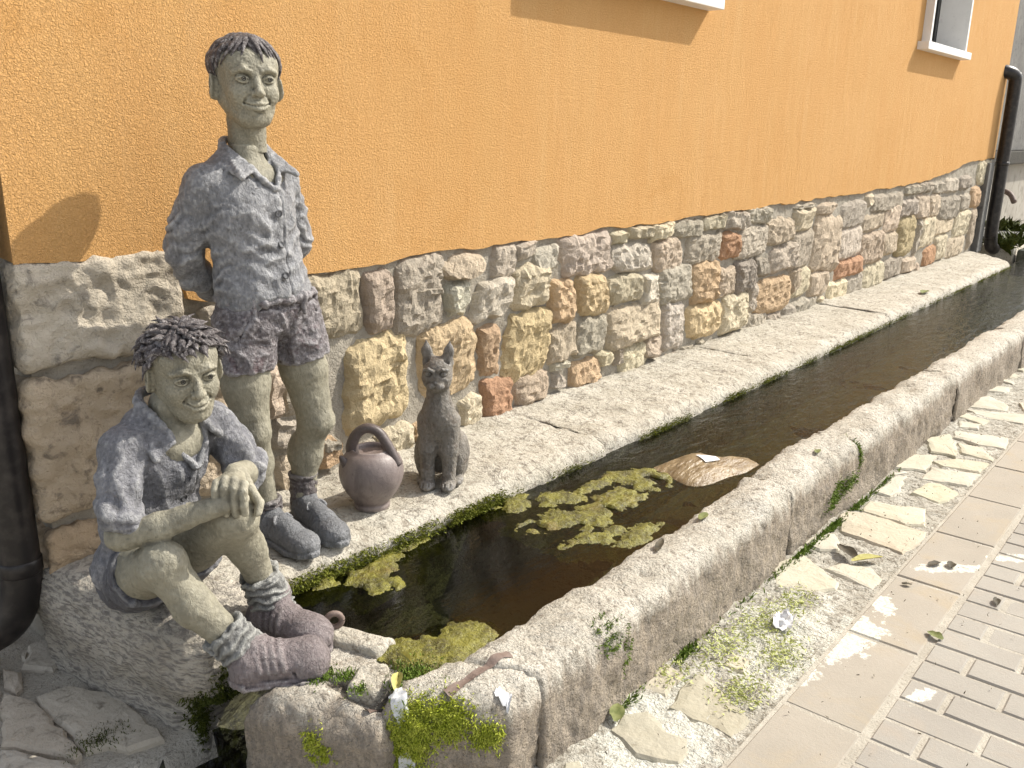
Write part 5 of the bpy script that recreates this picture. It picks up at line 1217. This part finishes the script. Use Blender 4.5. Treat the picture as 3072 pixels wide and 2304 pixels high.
# brown sheet afloat with its label
def sheet_mat():
    t = NT('wet brown sheet'); c = t.mix(t.ramp(t.noise(14, 5, .6, vec=t.mapped((1, 2.5, 1), (0, 0, .6))), .4, .65), (.17, .115, .055), (.30, .225, .13))
    t.bump(t.noise(20, 4, .6, vec=t.mapped((1, 3, 1), (0, 0, .5))), .012); return t.col(c, .35, .5)
M_SHEET = sheet_mat()
poly = catmull([(*q, 0) for q in ALG['BAG']], 3, closed=True)[:, :2]; c0 = poly.mean(0)
rings = [1.0, .97, .8, .6, .4, .2]; V = []; m = len(poly)
for r_ in rings:
    for q in poly:
        p_ = c0 + (q - c0) * r_; zz = WZ - .006 + .045 * (1 - r_ ** 2.0) * .8 + .006 * ridge(np.array([[p_[0] * 1.0 + p_[1], p_[1] * 2.2, 0]]), 9, 3)[0] * (r_ < .99)
        V.append((p_[0], p_[1], zz))
V.append((c0[0], c0[1], WZ + .03)); F = []
for k_ in range(len(rings) - 1):
    for i in range(m): F.append((k_ * m + i, k_ * m + (i + 1) % m, (k_ + 1) * m + (i + 1) % m, (k_ + 1) * m + i))
for i in range(m): F.append(((len(rings) - 1) * m + i, (len(rings) - 1) * m + (i + 1) % m, len(V) - 1))
bag = mesh('wet_bag', V, F, M_SHEET); tag(bag, 'crumpled brown wet sheet with a white label floating in the trough', 'bag')
bvb = BVHTree.FromPolygons([tuple(q) for q in V], F)
M_PAPER = NT('white paper'); M_PAPER = M_PAPER.col(M_PAPER.mix(M_PAPER.ramp(M_PAPER.noise(40, 4), .4, .7), (.74, .74, .74), (.60, .60, .60)), .7, .3)
L0 = [np.array(q) for q in ALG['LAB']]; V = []
for i in range(5):
    for j in range(5):
        u_, w_ = i / 4, j / 4; q = (L0[0] * (1 - u_) + L0[1] * u_) * (1 - w_) + (L0[3] * (1 - u_) + L0[2] * u_) * w_
        h, n, a_, b_ = bvb.ray_cast(Vector((q[0], q[1], 1)), Vector((0, 0, -1))); V.append((q[0], q[1], (h.z if h else WZ + .04) + .004))
F = [(i * 5 + j, (i + 1) * 5 + j, (i + 1) * 5 + j + 1, i * 5 + j + 1) for i in range(4) for j in range(4)]
mesh('label', V, F, M_PAPER, bag)
# moss: many small blades standing on the stone
def moss_mat(name, a, b):
    t = NT(name); oi = t.noise(60, 3, .6); c = t.mix(t.ramp(oi, .35, .65), a, b); t.b.inputs['Subsurface Weight'].default_value = 0
    return t.col(c, .7, .25)
M_MOSS = moss_mat('fresh moss', (.32, .37, .03), (.52, .55, .09)); M_MOSSM = moss_mat('olive water moss', (.10, .12, .012), (.22, .23, .03)); M_MOSSD = moss_mat('dark wet moss', (.030, .040, .006), (.085, .10, .012)); M_GRASS = moss_mat('green tuft', (.08, .13, .015), (.18, .25, .04)); M_DRY = moss_mat('dry green litter', (.36, .40, .10), (.52, .53, .24))  # water moss is a darker olive variant of the fresh moss
def blades(name, P, N, size, mat, label, seed, lean=.6, cat='moss', sag=0.0, flat=1.0):
    r = np.random.default_rng(seed); n = len(P); P = np.asarray(P); N = np.asarray(N)
    D = N + r.normal(0, lean, (n, 3)) + np.array((0, 0, -sag)); D = D * np.array((1, 1, flat)); D /= np.linalg.norm(D, axis=1, keepdims=True)
    S = np.cross(D, r.normal(0, 1, (n, 3))); S /= np.linalg.norm(S, axis=1, keepdims=True) + 1e-9
    L_ = size * r.uniform(.5, 1.3, (n, 1)); W = L_ * .28
    a = P - S * W * .5 - N * .002; b = P + S * W * .5 - N * .002; c = P + D * L_ * .6 + S * W * .45; d = P + D * L_ * .6 - S * W * .45; e = P + D * L_ + np.cross(D, S) * L_ * .25
    V = np.stack([a, b, c, d, e], 1).reshape(-1, 3); I = np.arange(n)[:, None] * 5
    F = np.vstack([np.hstack([I, I + 1, I + 2]), np.hstack([I, I + 2, I + 3]), np.hstack([I + 3, I + 2, I + 4])])
    o = mesh(name, V, F, mat, None, smooth=False, kind='stuff'); o['label'] = label; o['category'] = cat; return o
def on(bv, cs, n, seed, jit=(1, 1, 1)):
    """n points near each (centre, radius) snapped on the surface"""
    r = np.random.default_rng(seed); P = []; N = []
    for c, rad, k_ in cs:
        for _ in range(int(n * k_)):
            q = Vector(np.array(c) + r.normal(0, rad * .5, 3) * np.array(jit)); h, nn, a_, b_ = bv.find_nearest(q)
            if h is not None and (h - q).length < .12: P.append(tuple(h)); N.append(tuple(nn))
    return np.array(P), np.array(N)
P, N = on(BV_B2, [((1.08, -1.09, -.07), .05, 2), ((1.06, -1.07, -.13), .05, 2), ((1.05, -1.04, -.20), .06, 2), ((1.13, -1.13, -.08), .045, 1.5), ((1.19, -1.18, -.12), .03, .6)], 2600, 3)
blades('moss', P, N, .009, M_MOSS, 'bright green moss hanging down the front boulder below the white tissue', 4, .7, sag=.5)
P, N = on(BV_B1, [((.985, -.905, -.17), .022, 1), ((1.0, -.925, -.23), .018, .8), ((.965, -.895, -.14), .02, .6)], 900, 5)
blades('moss', P, N, .009, M_MOSS, 'yellow green moss streak on the left boulder face', 6, .7, sag=.5)
P, N = on(BV_SEAT, [((.92, -.60, -.18), .05, 2.5), ((.96, -.655, -.12), .05, 1.5), ((1.02, -.60, -.12), .05, 1.5), ((.89, -.56, -.24), .05, 2), ((.95, -.69, -.10), .03, .8)], 900, 7)
blades('moss', P, N, .010, M_MOSSD, 'dark wet moss in the gap under the seated boy boots', 8, .8)
r3 = np.random.default_rng(4)
xm = r3.uniform(1.2, 2.05, 5200); xm = xm[r3.uniform(0, 1, 5200) < np.clip(1.6 - .9 * (xm - 1.2), .15, 1) * np.clip(.75 + .8 * fbm(np.stack([xm, 0 * xm, 0 * xm], 1), 12, 3, 6), 0, 1)]
P = np.stack([xm, np.interp(xm, [1.2, 1.4, 1.6, 2.0], [-.472, -.480, -.490, -.492]) - np.abs(r3.normal(0, .010, len(xm))), WZ + .004 + r3.uniform(0, 1, len(xm)) ** 1.6 * .040 * np.clip(1.5 - .6 * (xm - 1.2), .5, 1)], 1)
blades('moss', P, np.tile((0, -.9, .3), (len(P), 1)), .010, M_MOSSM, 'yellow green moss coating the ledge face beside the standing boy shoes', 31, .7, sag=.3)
def line_pts(a, b, n, sx, sy, z, zn=.0):
    t_ = r3.uniform(0, 1, n); P = np.array(a) + (np.array(b) - np.array(a)) * t_[:, None] + np.stack([r3.normal(0, sx, n), r3.normal(0, sy, n), r3.normal(0, zn, n)], 1); return P
cl_ = np.clip(.55 + 1.0 * fbm(np.stack([np.linspace(1.1, 9.4, 26000), np.zeros(26000), np.zeros(26000)], 1), 5, 3, 2), .0, 1)
xx = np.linspace(1.1, 9.4, 26000); kp = r3.uniform(0, 1, 26000) < cl_ * np.clip(3.0 / xx, .3, 1); xx = xx[kp]
yl = np.interp(xx, [1.0, 1.31, 1.41, 1.58, 2.0, 2.5, 3.3, 4.6, 6.8, 8.8], [.028, .028, .020, .010, .009, .004, -.010, -.012, .010, .008])
P = np.stack([xx, yl - .506 - np.abs(r3.normal(0, .006, len(xx))) * np.clip(2.2 - xx * .35, .6, 2), WZ + .002 + np.abs(r3.normal(0, .012, len(xx)))], 1)
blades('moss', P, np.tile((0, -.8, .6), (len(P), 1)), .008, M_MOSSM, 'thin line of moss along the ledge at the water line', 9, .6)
P = np.vstack([np.stack([r3.normal(x, s_, k_), -1.224 - np.abs(r3.normal(0, .010, k_)), GZ - .006 + 0 * r3.normal(0, 1, k_)], 1) for x, s_, k_ in ((1.96, .025, 300), (2.74, .09, 420), (2.92, .06, 300), (3.06, .04, 420), (3.30, .05, 220), (1.68, .03, 60), (3.6, .1, 120), (2.3, .2, 70))])
blades('grass_tuft', P, np.tile((0, -.45, .9), (len(P), 1)), .015, M_GRASS, 'small green tufts growing where the trough wall meets the paving', 10, .45, cat='grass')
P = np.vstack([np.stack([r3.normal(x, s_, k_), r3.normal(y, s_ * .8, k_), np.full(k_, z)], 1) for x, y, z, s_, k_ in ((1.045, -.82, -.066, .018, 380), (1.075, -.87, -.060, .012, 160), (1.15, -1.0, -.055, .03, 420), (1.20, -.96, -.060, .03, 380), (1.06, -.935, -.055, .012, 120), (1.18, -1.06, -.045, .012, 120))])
blades('moss', P, np.tile((0, 0, 1.), (len(P), 1)), .010, M_GRASS, 'green moss tufts between the thin slabs and the boot', 11, .7)
P = np.vstack([np.stack([r3.normal(x, s_, k_), r3.normal(y, s_ * .6, k_), np.full(k_, GZ + .001)], 1) for x, y, s_, k_ in ((2.05, -1.30, .07, 560), (2.25, -1.33, .07, 520), (1.90, -1.43, .05, 420), (2.42, -1.35, .05, 300), (2.12, -1.44, .05, 420), (1.85, -1.25, .05, 160))])
blades('dry_litter', P, np.tile((0, 0, .5), (len(P), 1)),   .012, M_DRY, 'pale green dried algae scraps strewn on the paving by the trough', 12, 1.0, cat='litter', flat=.22)
P = np.stack([r3.normal(.73, .035, 500), r3.normal(-.385, .02, 500), np.full(500, GZ - .001)], 1)
blades('moss', P, np.tile((0, 0, 1.), (len(P), 1)), .006, M_MOSSD, 'flat patch of moss on the yard stone at the lower left', 13, .9)
# dark crumbs and small leaves on the paving
M_CRUMB = moss_mat('dark crumbs', (.05, .045, .03), (.12, .10, .06))
P = np.stack([r3.uniform(1.3, 4.6, 900), r3.uniform(-2.1, -1.22, 900), np.full(900, GZ + .004)], 1); P = P[(P[:, 1] > -1.5) | (r3.uniform(0, 1, 900) < .28)]
blades('crumbs', P, np.tile((0, 0, .25), (len(P), 1)), .008, M_CRUMB, 'dark crumbs and bits of leaf scattered over the paving', 14, 1.0, cat='litter')
def leaf(name, c, L_, w, rz, mat, label, cat='leaf', curl=.3, seed=1, group=None):
    r = np.random.default_rng(seed); V = []; n = 7
    for i in range(n):
        t_ = i / (n - 1); ww = w * math.sin(math.pi * (.06 + .90 * t_)) ** .8
        for k_ in (-1, -.5, 0, .5, 1):
            V.append((L_ * (t_ - .5), ww * k_ * (1 - .2 * curl), .004 + curl * L_ * (.35 * abs(k_) ** 1.5 * math.sin(math.pi * t_) + .25 * (t_ - .5) ** 2) + r.normal(0, .0015)))
    F = [(i * 5 + k_, (i + 1) * 5 + k_, (i + 1) * 5 + k_ + 1, i * 5 + k_ + 1) for i in range(n - 1) for k_ in range(4)]
    V = np.array(V) @ rotz(rz).T + np.array(c); return tag(mesh(name, V, F, mat, None), label, cat, group)
M_LEAFD = moss_mat('dark dry leaf', (.045, .04, .028), (.09, .075, .05)); M_LEAFG = moss_mat('wilted green leaf', (.11, .13, .04), (.20, .21, .08)); M_LEAFY = moss_mat('yellow leaf', (.34, .31, .09), (.46, .43, .17))
leaf('dry_leaf', (2.845, -1.355, GZ + .004), .11, .026, .9, M_LEAFD, 'shrivelled dark leaf beside a yellow one on the cream flagstones', seed=1, curl=.35)
leaf('dry_leaf', (2.84, -1.425, GZ + .004), .12, .020, -.6, M_LEAFY, 'yellow curled leaf beside the dark one on the flagstones', seed=2, curl=.3)
leaf('dry_leaf', (1.60, -1.245, GZ + .004), .07, .020, .5, M_LEAFG, 'wilted olive leaf at the foot of the trough wall, nearest the viewer', seed=3, curl=.2)
leaf('dry_leaf', (2.96, -1.605, GZ + .003), .055, .014, 2.6, M_LEAFD, 'dark leaf on the concrete slab nearest the white splash', seed=5)
leaf('dry_leaf', (2.99, -1.65, GZ + .003), .05, .016, .3, M_LEAFD, 'twisted dark leaf lying in the white splash', seed=6)
leaf('dry_leaf', (2.495, -1.734, GZ + .003), .05, .018, 1.2, M_LEAFG, 'olive leaf stuck in the joint between slabs and pavers', seed=7)
leaf('dry_leaf', (2.825, -1.822, GZ + .003), .05, .012, .2, M_LEAFD, 'little ragged dark leaf on the grey pavers', seed=8)
leaf('dry_leaf', (2.756, -1.578, GZ + .003), .03, .010, 2.0, M_LEAFD, 'square dark leaf scrap alone on a concrete slab', seed=9, curl=.1)
leaf('dry_leaf', (2.297, -1.085, -.028), .06, .014, .1, M_LEAFG, 'limp olive leaf lying on top of the outer trough wall', seed=10, curl=.15)
leaf('dry_leaf', (2.03, -1.09, -.026), .09, .012, .35, M_LEAFD, 'long dark leaf at the inner edge of the outer trough wall', seed=11, curl=.15)
leaf('dry_leaf', (3.10, -1.125, -.026), .05, .012, .1, M_LEAFG, 'bright olive leaf on the far block of the trough wall', seed=12, curl=.15)
leaf('dry_leaf', (6.9, -.42, .006), .16, .03, .1, M_LEAFG, 'green leaf on the ledge far along the house', seed=13, curl=.15)
leaf('dry_leaf', (1.12, -.985, -.050), .07, .014, .75, M_LEAFY, 'crumpled yellow leaf on the slabs above the white tissue', seed=14, curl=.5)
leaf('dry_leaf', (1.192, -.933, -.050), .06, .007, 1.4, M_LEAFY, 'thin curled yellow peel by the near corner algae', seed=15, curl=.7)
def obj_bvh(o):
    mw = o.matrix_world; p = np.zeros(3); q = o
    while q is not None: p += np.array(q.location); q = q.parent
    return BVHTree.FromPolygons([tuple(np.array(v.co) + p) for v in o.data.vertices], [tuple(f.vertices) for f in o.data.polygons])
WB0 = [o for o in COL.objects if o.name == 'wall_block'][0]; BV_W0 = obj_bvh(WB0)
FS = [o for o in COL.objects if o.name.startswith('flat_slab')] + [o for o in COL.objects if o.name.startswith('end_slab')]
BV_TOP = [BV_W0, BV_B1, BV_B2] + [obj_bvh(o) for o in FS]
def drop(x, y, z0=.2):
    zs_ = [h.z for h in (b_.ray_cast(Vector((x, y, z0)), Vector((0, 0, -1)))[0] for b_ in BV_TOP + [BV_ST]) if h is not None]
    return max(zs_) if zs_ else GZ
def drape(name, path, w, mat, lift, seed, parent=None, crumple=0.0, thick=.0015, n=22, m=7, taper=.0):
    """strip laid along a ground-plan path and draped over the stones"""
    pc = catmull([(*q, 0) for q in path], n)[:, :2]; pc = pc[np.linspace(0, len(pc) - 1, n).astype(int)]; V = []
    for i in range(n):
        t = pc[min(i + 1, n - 1)] - pc[max(i - 1, 0)]; t /= np.linalg.norm(t); s_ = np.array((-t[1], t[0]))
        ww = w * (1 + .35 * vnoise(np.array([[i * .3, seed, 0]]), 1.3, seed)[0]) * (1 - taper * i / n)
        for j in range(m):
            p = pc[i] + s_ * ww * (j / (m - 1) - .5); V.append((p[0], p[1], drop(*p)))
    V = np.array(V); Zg = V[:, 2].reshape(n, m).copy()
    for _ in range(2): Zg = np.maximum(Zg, (np.roll(Zg, 1, 0) + np.roll(Zg, -1, 0) + 2 * Zg) / 4 - .002)
    V[:, 2] = Zg.ravel() + lift + crumple * np.abs(ridge(V, 60, seed)) + crumple * .5 * vnoise(V, 130, seed + 1)
    I = np.arange(n * m).reshape(n, m); Q = np.stack([I[:-1, :-1], I[1:, :-1], I[1:, 1:], I[:-1, 1:]], -1).reshape(-1, 4)
    return mesh(name, V, Q, mat, parent)
tag(drape('tissue', [(1.095, -1.005), (1.078, -1.045), (1.062, -1.075)], .030, M_PAPER, .004, 3, crumple=.010), 'upper strip of white tissue on the mossy boulder', 'tissue')
tag(drape('tissue', [(1.058, -1.080), (1.035, -1.098), (1.015, -1.108)], .026, M_PAPER, .004, 5, crumple=.010, taper=.6), 'lower torn white tissue hanging over the mossy boulder', 'tissue')
tag(drape('tissue', [(2.24, -1.39), (2.28, -1.375), (2.33, -1.365)], .05, M_PAPER, .006, 9, crumple=.022), 'crumpled white tissue lying among the dried algae on the paving', 'tissue')
tag(drape('tissue', [(1.235, -1.168), (1.238, -1.192), (1.242, -1.203)], .022, M_PAPER, .003, 12, crumple=.006), 'white fibrous rag clinging to the near end of the trough wall', 'tissue')
BV_WA = [obj_bvh(o) for o in COL.objects if o.name.startswith('wall_block')]
def near_wall(cs, n, seed):
    r = np.random.default_rng(seed); P = []; N = []
    for c, rad, k_ in cs:
        for _ in range(int(n * k_)):
            q = Vector(np.array(c) + r.normal(0, 1, 3) * np.array(rad)); best = min((b_.find_nearest(q) for b_ in BV_WA), key=lambda h: h[3] if h[0] is not None else 9)
            if best[0] is not None and best[3] < .10: P.append(tuple(best[0])); N.append(tuple(best[1]))
    return np.array(P), np.array(N)
P, N = near_wall([((1.60, -1.19, -.075), (.022, .012, .016), 1), ((1.66, -1.21, -.12), (.008, .01, .03), .5)], 420, 3)
blades('moss', P, N, .009, M_GRASS, 'green moss in a notch of the outer trough wall near the viewer', 41, .7)
P, N = near_wall([((3.335, -1.20, -.08), (.010, .03, .03), 1), ((3.20, -1.22, -.17), (.06, .01, .02), 1.2), ((3.10, -1.22, -.20), (.04, .01, .02), .8)], 420, 5)
blades('moss', P, N, .012, M_GRASS, 'green moss running down the cracked joint of the outer trough wall', 43, .7)
# ring bolt and iron straps set in the stone
M_IRON = stone_mat('rusty iron', (.16, .115, .095), (.22, .17, .145), (.09, .06, .05), 30, 60, bumps=((90, .002),), rough=.6)
V, F = tube([(1.163 + .018 * math.cos(a) * .8, -.722 - .018 * math.cos(a) * .6, -.020 + .018 * math.sin(a)) for a in np.linspace(0, 2 * math.pi, 20)], .0075, 8, cap=False)
V2, F2 = tube([(1.158, -.722, -.052), (1.158, -.722, -.034)], .006, 8)
tag(mesh('ring_bolt', *joinm([(V, F), (V2, F2)]), M_IRON, None), 'small grey iron ring standing on the slab by the boot', 'ring')
drape('iron_strap', [(1.155, -1.098), (1.25, -1.104), (1.345, -1.112)], .020, M_IRON, .0022, 2, trough)
drape('iron_strap', [(1.04, -.975), (1.075, -.982), (1.115, -.990)], .020, M_IRON, .0022, 4, trough)
# drain pipes
def pipe(pts, r, label, rings_, group=None):
    V, F = tube(catmull(pts, 8), r, 20); o = mesh('drain_pipe', V, F, M_BLACKPIPE); tag(o, label, 'pipe', group)
    for c, ax in rings_:
        c = np.array(c); ax = np.array(ax, float); V, F = tube([c - ax * .020, c - ax * .016, c + ax * .016, c + ax * .020], [r * 1.01, r * 1.07, r * 1.07, r * 1.01], 20); mesh('pipe_collar', V, F, M_BLACKPIPE, o)
    return o
pipe([(.764, .03, 4.5), (.764, .03, 2.5), (.764, .03, 1.0), (.764, .03, .25), (.764, .03, .03), (.757, .032, -.06), (.728, .05, -.13), (.68, .075, -.165), (.60, .10, -.18)], .050, 'black drain pipe at the left corner of the house ending in an elbow', [((.764, .03, .02), (0, 0, 1)), ((.764, .03, 1.7), (0, 0, 1))])
pipe([(10.14, .06, 1.74), (10.18, -.02, 1.74), (10.24, -.085, 1.70), (10.26, -.10, 1.60), (10.27, -.10, 1.0), (10.27, -.10, .25), (10.29, -.10, .12), (10.37, -.10, .02), (10.50, -.10, -.02)], .062, 'black drain pipe at the far right end of the house with elbows at both ends', [((10.27, -.10, .86), (0, 0, 1))])
M_CONC = stone_mat('grey concrete', (.13, .127, .12), (.19, .184, .172), (.07, .068, .064), 3, 14, (.52, .68), bumps=((30, .006), (140, .003)))
M_PLAST = stone_mat('stained plaster', (.31, .285, .245), (.38, .355, .31), (.19, .175, .15), 2.2, 6, (.5, .66), bumps=((60, .004),))
V, F = bevbox((9.98, -.055, -.02), (10.17, .10, .87), .012); mesh('shaded_return', V, F, M_CONC, house, smooth=False)  # grey block painting in the shaded end return beside the pipe
gw = empty('garden_wall', (12.5, .4, GZ), label='grey concrete wall with a dark ledge beyond the far end of the house', cat='wall')
mesh('wall_panel', *bevbox((10.14, .38, -.6), (20, .60, .80), .01), M_PLAST, gw, smooth=False)
mesh('ledge_band', *bevbox((10.13, .26, .80), (20, .61, .96), .015), stone_mat('mossy dark stone', (.035, .033, .027), (.06, .055, .045), (.02, .02, .017), 8, 30), gw, smooth=False)
mesh('upper_wall', *bevbox((10.14, .36, .963), (20, .60, 3.4), .01), M_CONC, gw, smooth=False)
mesh('wall_post', *bevbox((10.55, .30, -.5), (10.75, .378, .80), .01), M_CONC, gw, smooth=False)
M_DARK = stone_mat('wet dark stone', (.05, .055, .045), (.11, .115, .09), (.03, .03, .025), 9, 40, bumps=((30, .01),), rough=.3)
bs = empty('stone_basin', (11.3, -.1, -.2), label='wet dark stone basin with a spout at the far end of the trough', cat='basin')
mesh('basin_side', *bevbox((10.62, -.42, -.5), (12.6, -.30, -.02), .03), M_DARK, bs, smooth=False)
mesh('basin_top', *bevbox((10.9, -.29, .02), (12.8, .30, .07), .02), M_CONC, bs, smooth=False)
mesh('basin_rim', *bevbox((10.60, -.28, -.5), (10.74, .30, .005), .03), M_LEDGE, bs, smooth=False)
V, F = tube(catmull([(11.6, .2, .5), (11.5, .1, .53), (11.4, 0.0, .50), (11.35, -.06, .42)], 5), .03, 10); mesh('spout', V, F, M_IRON, bs)
P = np.vstack([np.stack([r3.normal(x, s_, k_), r3.normal(y, s_, k_), np.full(k_, z)], 1) for x, y, z, s_, k_ in ((10.62, -.12, 0.0, .06, 90), (11.9, .1, .07, .12, 160), (10.9, -.2, .03, .05, 60))])
blades('water_plant', P, np.tile((0, -.2, .8), (len(P), 1)), .13, M_MOSSD, 'green leafy plants growing around the far basin', 20, .6, cat='plant')
